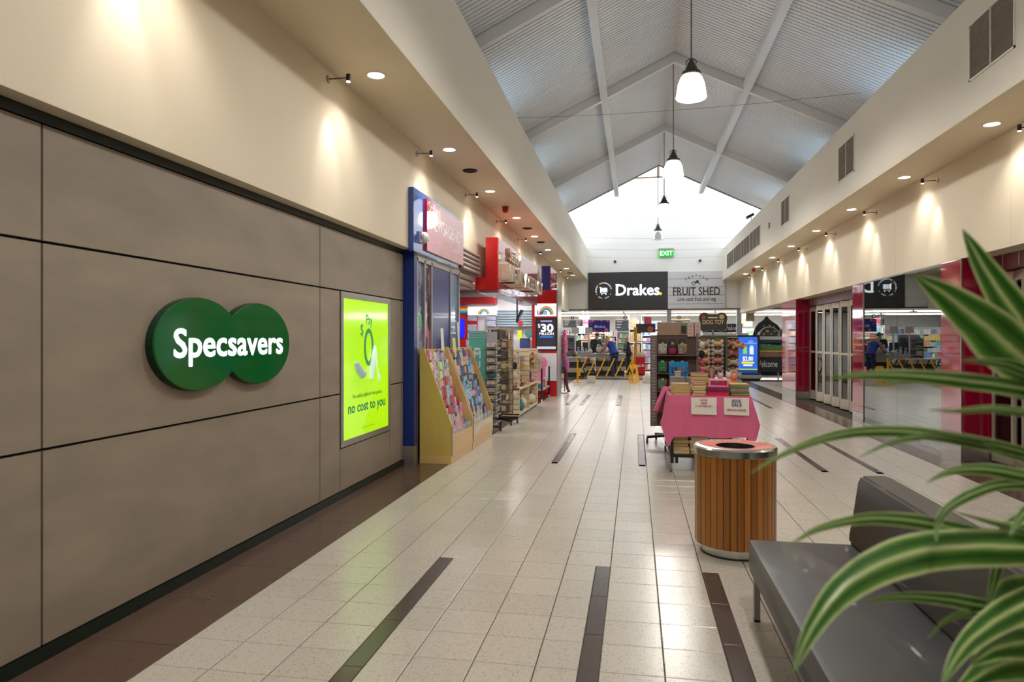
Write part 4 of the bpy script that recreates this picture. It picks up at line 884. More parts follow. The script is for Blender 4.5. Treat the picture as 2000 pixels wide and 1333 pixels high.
# ================================================================ book sale table
o = (.84, 8.95, 0); t = T('book_trolley', 'black wheeled book table under a pink cloth behind the bin', 'trolley', o)
tx0, tx1, ty0, ty1, TZ = .40, 1.29, 8.24, 9.75, .885
for x in (tx0+.02, tx1-.02):
    for y in (ty0+.02, ty1-.02):
        B(o).bar((x, y, .10), (x, y, TZ-.02), .035).obj('post', blackm, t); B(o).bar((x, y, .065), (x, y, .105), .02).obj('caster_fork', chrome, t)
        B(o).lathe((x-.015, y-.02, .04), [(.04, -.013), (.04, .013)], 16, 'x').obj('caster', M('grey rubber', (110, 112, 110), .6), t)
B(o).box(tx0, tx1, ty0, ty1, .17, .2).obj('lower_shelf', blackm, t); B(o).box(tx0, tx1, ty0, ty1, TZ-.02, TZ-.004).obj('top', blackm, t)
B(o).box(tx0+.06, tx0+.09, ty0+.02, ty0+.14, .1, .17).obj('brace', blackm, t)
# cloth
o2 = ((tx0+tx1)/2, ty0, TZ); pk = M('pink tablecloth', (226, 106, 150), .7, noise=.05, ns=3)
c = B(o2); nx = 14
def drape(x, s): return -.006-.012*math.sin(s*9+x*7)
zt = TZ+.002
c.quad((tx0-.01, ty0-.012, zt), (tx1+.01, ty0-.012, zt), (tx1+.01, ty0+.75, zt), (tx0-.01, ty0+.75, zt))
rows = [(0, 0), (-.02, .1), (-.015, .3), (-.02, .47)]
grid = []
for dy, dz in rows:
    for i in range(nx+1):
        f = i/nx; x = tx0-.01+(tx1-tx0+.02)*f+(f-.5)*.12*dz/.47
        grid.append((x, ty0-.012+dy+.010*math.sin(i*1.7+dz*4)*dz*2, zt-dz*(1+.012*math.sin(i*.9))))
c.add(grid, [(r*(nx+1)+i, r*(nx+1)+i+1, (r+1)*(nx+1)+i+1, (r+1)*(nx+1)+i) for r in range(len(rows)-1) for i in range(nx)])
for s, x in ((-1, tx0-.01), (1, tx1+.01)):
    a = [(x, ty0-.012, zt), (x, ty0+.75, zt), (x+s*.05, ty0+.75, zt-.33), (x+s*.09, ty0+.35, zt-.36), (x+s*.10, ty0+.02, zt-.33), (x+s*.02, ty0-.05, zt-.60), (x-s*.05, ty0-.035, zt-.47)]
    c.add([a[0], a[1], a[2], a[3], a[4], a[5], a[6]], [(0, 1, 2, 3), (0, 3, 4), (0, 4, 5), (0, 5, 6)])
cl = c.obj('tablecloth', pk); sm = cl.modifiers.new('thick', 'SOLIDIFY'); sm.thickness = .003; sm.offset = 1
tag(cl, 'pink cloth draped over the near end of the book trolley', 'tablecloth')
o3 = (tx0, 9.5, TZ); c = B(o3); x = tx0-.01
c.add([(x, 9.1, zt), (x, 9.76, zt), (tx1, 9.76, zt), (tx1, 9.1, zt), (x-.13, 9.12, zt-.33), (x-.05, 9.45, zt-.30), (x-.15, 9.75, zt-.34), (x-.02, 9.80, zt-.36), (tx1, 9.80, zt-.3), (x-.02, 9.77, zt)], [(0, 1, 2, 3), (0, 1, 6, 5), (0, 5, 4), (1, 9, 7, 6), (1, 2, 8, 7)])
c2 = c.obj('tablecloth', pk); sm = c2.modifiers.new('thick', 'SOLIDIFY'); sm.thickness = .003; sm.offset = 1
tag(c2, 'second pink cloth over the far end of the book trolley', 'tablecloth')
def notice(x0, x1, z0, z1, label, lines):
    y = ty0-.055; o = ((x0+x1)/2, y, z0); t = T('notice', label, 'notice', o); B(o).add([(x0, y, z0+.006), (x1, y+.004, z0), (x1, y+.012, z1), (x0, y+.010, z1), (x0, y+.002, z0+.006), (x1, y+.006, z0), (x1, y+.014, z1), (x0, y+.012, z1)], [(0, 1, 2, 3), (7, 6, 5, 4), (0, 1, 5, 4), (2, 3, 7, 6), (1, 2, 6, 5), (3, 0, 4, 7)]).obj('sheet', M('white paper', (240, 234, 228), .7), t)
    for s, size, z, col, fit in lines: text(s, size, M('ink '+str(col), col, .6), 'lettering', t, o, ((x0+x1)/2, y-.002, z), UX, Vector((0, .045, 1)).normalized(), .0008, .006, fit=fit)
notice(.631, .915, .675, .874, 'white paper notice taped left on the pink cloth', [('NOVEL', .03, .835, (190, 60, 60), .08), ('SALE', .03, .80, (190, 60, 60), .06), ('$1 THIS WEEK ONLY', .026, .765, (190, 60, 60), .19)])
notice(.995, 1.27, .675, .876, 'BOOK SALE paper notice taped right on the pink cloth', [('BOOK', .05, .822, (70, 60, 120), .10), ('SALE', .05, .778, (70, 60, 120), .11), ('PRICE AS MARKED', .03, .725, (196, 60, 60), .21)])
# stacks of books
pages = [M('aged pages %d' % k, c, .75, noise=.12, ns=30, stretch=(1, 1, 12)) for k, c in enumerate(((216, 184, 136), (226, 204, 164), (204, 172, 120)))]
bkc = [('cream', (216, 196, 160)), ('brown', (110, 74, 54)), ('tan', (190, 160, 116)), ('olive', (150, 140, 96)), ('dark', (60, 50, 52))]
pal2 = [('pink', (206, 50, 110)), ('purple', (110, 60, 130)), ('magenta', (220, 30, 90)), ('blue grey', (110, 130, 150)), ('yellow', (200, 180, 80)), ('red', (190, 40, 60)), ('grey', (150, 156, 150))]
bcm = {n: M('bookcover '+n, c, .4, noise=.2, ns=10) for n, c in bkc+pal2}
def stack(x0, x1, y0, y1, z, hs, names, label, grp, spine_front=False, jit=.012):
    for k, h in enumerate(hs):
        n = names[k % len(names)]; dx, dy = random.uniform(-jit, jit), random.uniform(-jit, jit); o = ((x0+x1)/2+dx, (y0+y1)/2+dy, z)
        t = T('book', '%s book, %s, %s' % (n, ['bottom of', 'second in', 'third in', 'fourth in', 'fifth in', 'sixth in', 'seventh in', 'eighth in', 'ninth in', 'tenth in', 'eleventh in', 'twelfth in'][k], label), 'book', o, random.uniform(-.04, .04), grp)
        hx, hy = (x1-x0)/2, (y1-y0)/2; e = .003
        B().box(-hx, hx, -hy, hy, 0, e).box(-hx, hx, -hy, hy, h-e-.0005, h-.0005).box(*((-hx, hx, -hy, -hy+e) if spine_front else (hx-e, hx, -hy, hy)), 0, h-.0005).obj('cover', bcm[n], t)
        B().box(-hx+.003, hx-.004, -hy+.004, hy-.003, e, h-e-.0005).obj('pages', random.choice(pages), t); z += h
    return z
G = 'books on the book trolley'; r4 = lambda n, a, b_: [random.uniform(a, b_) for _ in range(n)]
stack(.42, .62, 8.27, 8.42, .888, [.035, .035, .04, .03], ['tan', 'cream'], 'front left stack on the pink cloth', G)
stack(.65, .80, 8.27, 8.42, .888, [.03, .032, .028, .034, .03], ['tan', 'brown', 'cream'], 'stack left of the pink picture books', G)
stack(.83, 1.06, 8.26, 8.46, .888, [.045, .02, .025, .02], ['magenta', 'red', 'purple', 'pink'], 'stack of pink picture books', G, True)
stack(1.08, 1.285, 8.26, 8.50, .888, [.014]*10, ['grey', 'yellow', 'blue grey', 'olive'], 'thin book stack at the right of the trolley', G, True)
stack(.66, .86, 8.6, 8.78, .888, [.04, .04, .045, .04, .04, .045], ['tan', 'cream', 'dark'], 'tall stack in the middle of the trolley', G)
stack(.42, .58, 8.6, 8.75, .888, [.04, .04, .04], ['cream', 'tan'], 'second row left stack', G)
for k in range(2): stack(.43+.20*k, .61+.20*k, 8.30, 8.46, .203, [.04]*5, ['tan', 'cream', 'dark'], '%s stack on the lower shelf' % ['left', 'right'][k], 'books on the lower shelf')
for k in range(3): stack(.43, .56, 8.62+.3*k, 8.80+.3*k, .203, [.045]*5, ['cream', 'tan', 'olive'], '%s side stack on the lower shelf' % ['near', 'middle', 'far'][k], 'books on the lower shelf')
# picture frame box, basket, grey boxes, soft toys
o = (.98, 8.62, .888); t = T('picture_book_box', 'pink framed box with teal picture standing on the trolley', 'box', o)
B(o).box(.86, 1.10, 8.56, 8.66, .888, 1.065, .008).obj('frame', M('pale pink card', (236, 190, 180), .5), t); B(o).box(.885, 1.075, 8.556, 8.561, .935, 1.045).obj('picture', M('teal pink print', (60, 150, 160), .3, noise=.7, ns=9, col2=(190, 40, 110), hard=True), t)
o = (.56, 9.375, TZ); t = T('plastic_basket', 'blue plastic basket with slots on the book trolley', 'basket', o); blp = M('blue plastic', (24, 140, 204), .35)
zb = TZ+.17
B(o).box(.45, .67, 9.25, 9.5, zb+.003, zb+.012).obj('bottom', blp, t)
for (a, b_) in (((.45, 9.25), (.67, 9.25)), ((.45, 9.5), (.67, 9.5)), ((.45, 9.25), (.45, 9.5)), ((.67, 9.25), (.67, 9.5))):
    A, E = Vector((*a, zb)), Vector((*b_, zb)); ce = Vector((.77, 9.375, zb)); 
    B(o).bar(A+UZ*.155, E+UZ*.155, .014, .06).bar(A+UZ*.015, E+UZ*.015, .01, .03).obj('rim', blp, t)
    for k in range(6): p = A.lerp(E, (k+.5)/6); B(o).bar(p+UZ*.01, p+UZ*.13, .02, .008, (E-A)).obj('slot_bar', blp, t)
B(o).box(.46, .66, 9.27, 9.48, TZ+.006, zb).obj('carton_under_basket', M('kraft card', (190, 160, 120), .7), t)
gb = M('grey box', (150, 144, 138), .6, noise=.1)
for k, (x0, x1, y, h) in enumerate(((.43, .60, 8.95, .17), (.63, .78, 9.0, .165), (.50, .57, 9.13, .23))):
    t = T('storage_box', '%s on the book trolley' % ['left grey felt box', 'right grey felt box', 'small house shaped beige box'][k], 'box', ((x0+x1)/2, y, TZ)); B(((x0+x1)/2, y, TZ)).box(x0, x1, y-.08, y+.08, TZ, TZ+h, .008).obj('body', gb if k < 2 else M('beige ceramic', (206, 180, 140), .6), t)
    B(((x0+x1)/2, y, TZ)).box(x0-.004, x1+.004, y-.084, y+.084, TZ+h, TZ+h+.015, .004).obj('lid', gb if k < 2 else MATS['beige ceramic'], t)
soft = [((.85, 9.0, .055), (206, 60, 50), 'red'), ((.94, 9.12, .06), (120, 90, 150), 'purple'), ((1.03, 8.98, .05), (230, 190, 200), 'pale pink'), ((1.14, 9.08, .055), (226, 220, 216), 'white'), ((1.16, 8.78, .06), (236, 150, 120), 'orange'), ((1.25, 8.95, .05), (150, 150, 146), 'grey')]
for (x, y, r), c_, n in soft:
    t = T('soft_toy', '%s soft toy lying on the book trolley' % n, 'toy', (x, y, TZ+.16 if n != 'x' else TZ), 0, 'soft toys on the trolley'); m = M('plush '+n, c_, .9, noise=.2, ns=40); z0 = -.16
    B().ball((0, 0, z0+.09), r*1.2, r, .09, 12, 8).smooth().obj('body', m, t); B().ball((r*.3, -r*.5, z0+.2), r*.7, r*.65, r*.75, 10, 7).smooth().obj('head', m, t)
    for s in (-1, 1): B().ball((r*.3+s*r*.45, -r*.5, z0+.2+r*.7), r*.22, r*.15, r*.35, 8, 5).smooth().obj('ear', m, t); B().ball((s*r*1.1, -r*.7, z0+.035), r*.4, r*.5, .035, 8, 5).smooth().obj('paw', m, t)
t = tag(B((.93, 8.9, TZ)).box(.915, .945, 8.885, 8.915, TZ, TZ+.30, .003).obj('wooden_block', M('light timber', (206, 150, 90), .5, noise=.2)), 'upright wooden block on the book trolley', 'block')
for k, (x, y, w_) in enumerate(((1.14, 9.3, .26), (.86, 9.55, .24))):
    tag(B((x, y, TZ)).box(x-w_/2, x+w_/2, y-.1, y+.1, TZ, TZ+.16-.03*k, .01).obj('toy_box', M('toybox %d' % k, [(214, 200, 196), (120, 100, 90)][k], .6, noise=.3)), '%s toy box at the back of the trolley' % ['pale', 'brown'][k], 'box')
# ================================================================ bag display rack
o = (.6, 10.5, 0); pur = M('mauve grey steel', (128, 112, 116), .4, .2); t = T('bag_rack', 'mauve steel rack of small backpacks left of the dog toys', 'display rack', o)
rx0, rx1, ry = .215, .90, 10.4
B(o).box(rx0, rx0+.095, ry-.1, ry, .27, 1.60, .004).obj('slotted_post', pur, t)
for k in range(26): B(o).box(rx0+.025, rx0+.07, ry-.1015, ry-.099, .36+.047*k, .368+.047*k).obj('slot', M('slot dark', (200, 196, 200), .5), t)
for z in (.62, .98, 1.29): B(o).lathe((rx0+.047, ry-.1, z), [(.016, -.002), (.016, .002)], 14, 'y').obj('green_dot', M('green dot', (80, 200, 90), .5), t)
B(o).box(rx0+.095, rx1, ry, ry+.02, .3, 1.62).obj('back_panel', M('mauve brown panel', (108, 86, 82), .6), t); B(o).box(rx1-.03, rx1, ry-.06, ry, .3, 1.62).obj('right_post', pur, t)
for z in (.52, .78, 1.04, 1.30): B(o).box(rx0+.095, rx1, ry-.16, ry, z, z+.012).obj('shelf', M('mauve brown panel', (0, 0, 0)), t)
B(o).box(rx0+.1, rx1-.02, ry-.02, ry, 1.60, 1.79, .003).obj('header_board', M('beige header', (178, 152, 130), .5, noise=.4, ns=14, col2=(150, 124, 102)), t)
B(o).box(.66, .73, ry-.03, ry-.02, 1.63, 1.74).obj('dark_label', M('dark label', (56, 46, 48), .5), t)
B(o).lathe((.715, ry-.03, 1.755), [(.02, -.002), (.02, .002)], 12, 'y').obj('green_dot', MATS['green dot'], t)
B(o).bar((.5, ry+.15, .08), (.5, ry+.15, .32), .05).obj('post_foot', blackm, t); B(o).box(rx0+.1, rx1, ry+.02, ry+.2, .26, .3).obj('bottom_shelf', pur, t)
for a in range(5):
    an = a*2*PI/5+.9; ex = (.5+.34*math.cos(an), ry+.15+.34*math.sin(an)); B(o).bar((.5, ry+.15, .11), (*ex, .09), .05, .035).obj('base_leg', blackp, t); B(o).lathe((*ex, .04), [(.04, -.014), (.04, .014)], 12, 'x').obj('caster', blackp, t)
for x0, x1, c_, nm in ((.745, .83, (214, 190, 186), 'left'), (.85, .93, (206, 190, 184), 'right')):
    tt = T('paper_notice', '%s pale paper notice on top of the bag rack' % nm, 'notice', (x0, ry-.05, 1.58)); B((x0, ry-.05, 1.58)).box(x0, x1, ry-.055, ry-.05, 1.58, 1.79).obj('sheet', M('pale notice '+nm, c_, .6), tt)
    for k in range(3): B((x0, ry-.05, 1.58)).box(x0+.02, x1-.02, ry-.0565, ry-.055, 1.62+.05*k, 1.635+.05*k).obj('print_line', M('red print', (206, 130, 126), .6), tt)
bp = [('white', (206, 204, 190)), ('black magenta', (60, 20, 46)), ('beige', (186, 160, 140)), ('green', (60, 150, 90)), ('magenta', (120, 20, 66)), ('gold', (206, 170, 110)), ('grey green', (130, 150, 130)), ('crimson', (140, 18, 70)), ('dark red', (160, 20, 60)), ('dark purple', (60, 30, 60)), ('crimson dotted', (190, 20, 70))]
def backpack(p, nm, c_, label):
    tt = T('backpack', label, 'bag', p, 0, 'small backpacks on the bag rack'); m = M('nylon '+nm, c_, .45, noise=.35, ns=70, hard=True, col2=tuple(int(x*.55) for x in c_)); dk = M('dark mesh bag', (40, 30, 34), .6)
    B().box(-.066, .066, -.035, .04, 0, .165, .03).smooth().obj('body', m, tt); B().ball((0, 0, .162), .058, .033, .04, 10, 6).smooth().obj('mesh_top', dk, tt); B().box(-.05, .05, -.058, -.03, .012, .10, .02).smooth().obj('front_pocket', m if nm not in ('black magenta', 'dark purple') else M('magenta pocket', (150, 20, 80), .5), tt)
    B().tube([(-.045, 0, .18), (-.03, 0, .225), (0, 0, .228), (.03, 0, .218), (.045, 0, .18)], .007, 6).smooth().obj('strap', dk, tt); B().box(-.02, .02, -.052, -.046, .15, .175).obj('badge', M('badge green', (160, 210, 90), .5), tt)
i = 0
for r, z in enumerate((1.315, 1.055, .795, .535)):
    for k, x in enumerate((.39, .53, .67)):
        if i >= len(bp) or (r == 3 and k > 1): continue
        nm, c_ = bp[i]; i += 1
        backpack((x, ry-.08, z), nm, c_, '%s small backpack, %s row, %s on the bag rack' % (nm, ['top', 'second', 'third', 'lowest'][r], ['left', 'middle', 'right'][k]))
for k, (z, c_, n) in enumerate(((1.45, (206, 196, 186), 'white'), (1.2, (190, 90, 100), 'red'), (1.05, (226, 40, 130), 'hot pink'), (1.32, (40, 36, 40), 'black'))):
    tt = T('hanging_toy', '%s plush hanging on the right side of the bag rack' % n, 'toy', (.95, ry-.03, z), 0, 'plush on the bag rack side'); B().ball((0, 0, 0), .045, .05, .06, 10, 7).smooth().obj('body', M('plush side '+n, c_, .9, noise=.2, ns=30), tt); B().tube([(-.06, 0, .05), (0, 0, .06)], .005, 5).obj('hook', wirem, tt)
# ================================================================ dog toy rack
o = (1.25, 11.6, 0); olive = M('olive grey steel', (88, 92, 76), .45, .2); t = T('dog_toy_rack', 'olive steel rack hung with plush bone dog toys', 'display rack', o); dy = 11.6
B(o).box(.90, .985, dy-.12, dy, .1, 1.57, .004).obj('slotted_post', M('dark olive steel', (62, 64, 54), .45), t)
B(o).box(.985, 1.43, dy, dy+.02, .1, 1.57).obj('front_panel', olive, t); B(o).box(1.42, 1.45, dy-.14, dy+.02, .1, 1.57).obj('middle_post', olive, t)
B(o).box(1.45, 1.64, dy+.1, dy+.12, .1, 1.56).obj('side_panel', M('mauve side', (104, 92, 88), .5), t); B(o).box(.98, 1.62, dy, dy+.14, 1.57, 1.60).obj('top_rail', olive, t)
B(o).box(.92, 1.62, dy-.12, dy+.3, .03, .1).obj('base', blackm, t)
for x in (.95, 1.6):
    for y in (dy-.1, dy+.28): B(o).lathe((x, y, .02), [(.02, -.012), (.02, .012)], 10, 'x').obj('caster', blackp, t)
B(o).bar((1.235, dy-.02, 1.58), (1.235, dy-.02, 1.72), .04, .03).obj('sign_post', M('grey post2', (120, 124, 120), .5), t)
sg = M('charcoal bone sign', (54, 54, 50), .5); cxs, czs = 1.235, 1.82
def bone2d(w_, h, r, n=12):
    pts = []
    for cx_, cz_, a0 in ((w_/2, h/2, -PI*.3), (-w_/2, h/2, PI*.25), (-w_/2, -h/2, PI*.7), (w_/2, -h/2, PI*1.25)):
        for k in range(n+1): a = a0+k/n*PI*1.05; pts.append((cx_+r*math.cos(a), cz_+r*math.sin(a)))
    return pts
B(o).prism([(cxs+a, czs+b_) for a, b_ in bone2d(.27, .13, .092)], 'y', dy-.035, dy-.02).obj('bone_border', M('tan border', (196, 170, 120), .5), t)
B(o).prism([(cxs+a, czs+b_) for a, b_ in bone2d(.27, .13, .082)], 'y', dy-.045, dy-.03).obj('bone_sign', sg, t)
text('DOG TOY', .1, M('sign tan', (222, 196, 150), .5), 'lettering', t, o, (cxs, dy-.047, czs-.035), UX, UZ, .001, .02, fit=.33)
B(o).box(cxs-.08, cxs+.07, dy-.047, dy-.044, czs+.06, czs+.08).obj('small_print', MATS['sign tan'], t)
B(o).lathe((cxs+.135, dy-.046, czs+.08), [(.04, -.001), (.04, .001)], 16, 'y').obj('price_dot', MATS['tan border'], t); B(o).lathe((cxs-.15, dy-.046, czs+.075), [(.035, -.001), (.035, .001)], 16, 'y').obj('dog_dot', M('brown dot', (150, 80, 50), .5), t)
plc = [('grey', (170, 160, 150)), ('tan', (190, 146, 106)), ('pale brown', (178, 140, 112)), ('cream', (196, 176, 146)), ('dusty rose', (176, 120, 116)), ('mushroom', (156, 142, 128))]
def bone(p, nm, c_, label, s=1, turn=0):
    tt = T('bone_toy', label, 'dog toy', p, turn, 'plush bone dog toys'); m = M('plush bone '+nm, c_, .95, noise=.15, ns=40, bump=.2, bs=200)
    b = B().tube([(-.075*s, 0, 0), (0, 0, -.006), (.075*s, 0, 0)], [.05*s, .043*s, .05*s], 10)
    for sx_ in (-1, 1):
        for sz in (-1, 1): b.ball((sx_*.082*s, 0, sz*.036*s), .04*s, .04*s, .042*s, 10, 7)
    b.smooth().obj('body', m, tt); B().box(-.035*s, .035*s, -.006, .0, .02, .075, .004).obj('card_tag', M('gold brown tag', (150, 104, 40), .5, noise=.3, ns=30), tt); B().tube([(0, .066, .07), (0, -.01, .07)], .004, 5).obj('hook', wirem, tt)
for r in range(6):
    for k in range(2):
        nm, c_ = plc[(r*2+k*3+[0, 1, 3, 2, 0, 4][r]) % 6]; z = 1.47-.135*r
        bone((1.092+.21*k, dy-.07, z), nm, c_, '%s plush bone, row %s, %s column of the dog toy rack' % (nm, ['one', 'two', 'three', 'four', 'five', 'six'][r], ['left', 'right'][k]), .85)
for r in range(5):
    nm, c_ = plc[[4, 4, 3, 0, 4][r]]; bone((1.55, dy+.02, 1.47-.15*r), nm, c_, '%s plush bone %s on the side of the dog toy rack' % (nm, ['at the top', 'second down', 'third down', 'fourth down', 'lowest'][r]), .8)
bone((1.62, dy-.05, 1.44), 'tan', plc[1][1], 'tan plush bone sticking out at the right of the dog toy rack', .8)
# ================================================================ potted dracaena at the near right
def leafmat():
    m = bpy.data.materials.new('variegated leaf'); m.use_nodes = True; nt = m.node_tree; b = nt.nodes['Principled BSDF']; MATS['leaf'] = m
    at = nt.nodes.new('ShaderNodeAttribute'); at.attribute_name = 'across'
    n = nt.nodes.new('ShaderNodeTexNoise'); n.inputs['Scale'].default_value = 9; n.inputs['Detail'].default_value = 3
    ad = nt.nodes.new('ShaderNodeMath'); ad.operation = 'MULTIPLY_ADD'; ad.inputs[1].default_value = .10; nt.links.new(n.outputs['Fac'], ad.inputs[0]); nt.links.new(at.outputs['Fac'], ad.inputs[2])
    r = nt.nodes.new('ShaderNodeValToRGB'); r.color_ramp.interpolation = 'EASE'; e = r.color_ramp.elements
    g, dgk, pale, lime = (.085, .22, .03, 1), (.03, .11, .018, 1), (.56, .62, .34, 1), (.30, .44, .12, 1)
    e[0].position = 0; e[0].color = pale; e[1].position = 1; e[1].color = pale
    for p, c_ in ((.09, pale), (.13, lime), (.18, g), (.34, dgk), (.44, g), (.50, lime), (.54, pale), (.58, pale), (.61, lime), (.66, g), (.82, dgk), (.93, g), (.97, lime)): x = r.color_ramp.elements.new(p); x.color = c_
    nt.links.new(ad.outputs[0], r.inputs[0]); nt.links.new(r.outputs[0], b.inputs['Base Color'])
    b.inputs['Roughness'].default_value = .32; b.inputs['Subsurface Weight'].default_value = 0
    try: b.inputs['Transmission Weight'].default_value = 0
    except Exception: pass
    tr = nt.nodes.new('ShaderNodeBsdfTranslucent'); nt.links.new(r.outputs[0], tr.inputs[0]); mx = nt.nodes.new('ShaderNodeMixShader'); mx.inputs[0].default_value = .3
    out = nt.nodes['Material Output']; nt.links.new(b.outputs[0], mx.inputs[1]); nt.links.new(tr.outputs[0], mx.inputs[2]); nt.links.new(mx.outputs[0], out.inputs[0])
    return m
lm = leafmat()
PB = Vector((.86, 1.25, 0)); t = T('potted_dracaena', 'variegated green dracaena plant leaning in from the right edge', 'plant', PB)
B(PB).lathe(PB, [(.15, 0), (.19, .02), (.23, .40), (.24, .42), (.215, .42), (.205, .38)], 32).smooth().obj('pot', M('charcoal pot', (58, 58, 60), .5), t)
B(PB).lathe(PB, [(.204, .36), (.204, .385)], 24).obj('soil', M('potting soil', (50, 38, 28), .9, noise=.4, ns=60, bump=.4), t)
cane = M('cane bark', (150, 136, 100), .7, noise=.25, ns=14, stretch=(1, 1, 4))
CR = [O+ray(2330, 1010)*1.02, O+ray(2330, 830)*1.06, O+ray(2300, 1270)*.98]; PB = Vector((.86, 1.25, 0))
for cpt in CR: B(PB).tube([PB+Vector((cpt.x-PB.x, cpt.y-PB.y, .37))*1.0, Vector((cpt.x, cpt.y, .7)), cpt], [.022, .02, .017], 10).smooth().obj('cane', cane, t)
def catmull(P, n):
    P = [P[0]*2-P[1]]+P+[P[-1]*2-P[-2]]; out = []
    for i in range(1, len(P)-2):
        for k in range(n):
            u = k/n; a, b_, c, d = P[i-1:i+3]
            out.append(.5*((2*b_)+(c-a)*u+(2*a-5*b_+4*c-d)*u*u+(3*b_-a-3*c+d)*u*u*u))
    out.append(P[-2]); return out
def leaf(pts, hw, depth, crown, roll=0.0, fold=.35):
    """pts: seen from the camera from tip to base, depth tip..base in metres; hw: half width in pixels at 1350 px focal length"""
    n = len(pts); P = [O+ray(px, py)*(depth[0]+(depth[1]-depth[0])*i/(n-1)) for i, (px, py) in enumerate(pts)]
    P.append(P[-1].lerp(CR[crown], .45)); P.append(CR[crown].copy())
    C_ = catmull(P, 5); m = len(C_); vs = []; fs = []; ac = []; wmax = hw/FPX*(depth[0]+depth[1])/2; K = 6
    for i, p in enumerate(C_):
        f = i/(m-1); d = (C_[min(i+1, m-1)]-C_[max(i-1, 0)]).normalized()
        view = (p-O).normalized(); side = d.cross(view).normalized(); up = side.cross(d).normalized()
        s_ = (math.cos(roll)*side+math.sin(roll)*up); nn = s_.cross(d)
        wd = wmax*min(1, (f/.42))**.75*(1 if f < .62 else max(.30, 1-(f-.62)/.38*.75)); wd = max(wd, .0006)
        for j in range(K+1):
            q = j/K*2-1; vs.append(p+s_*q*wd+nn*(abs(q)*wd*fold+.02*wd*math.sin(i*.7+q*2))); ac.append(j/K)
    for i in range(m-1):
        for j in range(K): fs.append((i*(K+1)+j, i*(K+1)+j+1, (i+1)*(K+1)+j+1, (i+1)*(K+1)+j))
    b = B(PB); b.add(vs, fs); me = bpy.data.meshes.new('leaf'); me.from_pydata(b.v, [], b.f); a = me.attributes.new('across', 'FLOAT', 'POINT')
    for i, x in enumerate(ac): a.data[i].value = x
    for p in me.polygons: p.use_smooth = True
    me.materials.append(lm); link('leaf', me, t)
LV = [
 ([(1786, 537), (1850, 578), (1920, 632), (1985, 690), (2090, 770)], 50, (.92, .98), 1, .2),
 ([(1880, 448), (1915, 510), (1960, 580), (2010, 650), (2070, 720)], 34, (.95, 1.02), 1, -.1),
 ([(1608, 742), (1690, 733), (1790, 735), (1900, 746), (2000, 760), (2120, 785)], 17, (.90, 1.0), 1, .1),
 ([(1715, 753), (1770, 745), (1850, 746), (1930, 757), (2060, 785)], 10, (.98, 1.05), 1, 0),
 ([(1880, 704), (1930, 707), (1980, 716), (2050, 745)], 12, (.9, .98), 1, 0),
 ([(1465, 925), (1530, 888), (1605, 858), (1690, 843), (1790, 845), (1900, 862), (2000, 884), (2140, 925)], 13, (.85, 1.05), 0, .15),
 ([(1678, 893), (1745, 864), (1820, 853), (1900, 866), (1985, 890), (2120, 935)], 10, (.9, 1.05), 0, 0),
 ([(1815, 801), (1870, 803), (1935, 799), (2000, 806), (2120, 822)], 9, (.85, .95), 1, .1),
 ([(1808, 944), (1858, 921), (1925, 917), (2000, 930), (2120, 960)], 14, (.9, 1.0), 0, .2),
 ([(1829, 1062), (1830, 1030), (1850, 995), (1900, 965), (1970, 946), (2110, 955)], 11, (.9, 1.0), 0, .1),
 ([(1537, 1068), (1600, 1033), (1680, 1015), (1760, 1015), (1850, 1030), (1950, 1052), (2100, 1085)], 15, (.85, 1.05), 0, .1),
 ([(1548, 1315), (1582, 1235), (1630, 1165), (1700, 1112), (1790, 1078), (1890, 1068), (2000, 1070), (2140, 1085)], 40, (.82, 1.0), 0, .25),
 ([(1610, 1173), (1650, 1128), (1720, 1085), (1800, 1058), (1900, 1045), (2060, 1050)], 14, (.95, 1.1), 0, 0),
 ([(1680, 1178), (1760, 1166), (1850, 1172), (1930, 1186), (2080, 1210)], 15, (.95, 1.1), 0, .1),
 ([(1838, 1338), (1880, 1268), (1940, 1215), (2020, 1172), (2130, 1130)], 30, (.8, 1.0), 0, .1),
 ([(1895, 1300), (1945, 1268), (2000, 1255), (2080, 1250)], 34, (.85, 1.0), 2, .2),
 ([(1812, 1248), (1850, 1211), (1905, 1197), (1990, 1198), (2070, 1215)], 9, (1.0, 1.1), 0, 0),
 ([(1925, 1195), (1940, 1140), (1955, 1080), (1975, 1030), (2060, 985)], 15, (1.0, 1.1), 0, .1),
 ([(1972, 1047), (2000, 1003), (2050, 965), (2100, 960)], 16, (.9, 1.0), 0, .2),
 ([(1925, 1225), (1955, 1190), (1985, 1165), (2060, 1150)], 36, (1.0, 1.1), 0, -.2),
 ([(1860, 1360), (1930, 1310), (2000, 1290), (2080, 1290)], 40, (.9, 1.05), 2, .1),
 ([(1950, 560), (1975, 590), (2010, 610), (2080, 650)], 12, (1.0, 1.05), 1, 0),
]
for a in LV: leaf(*a)
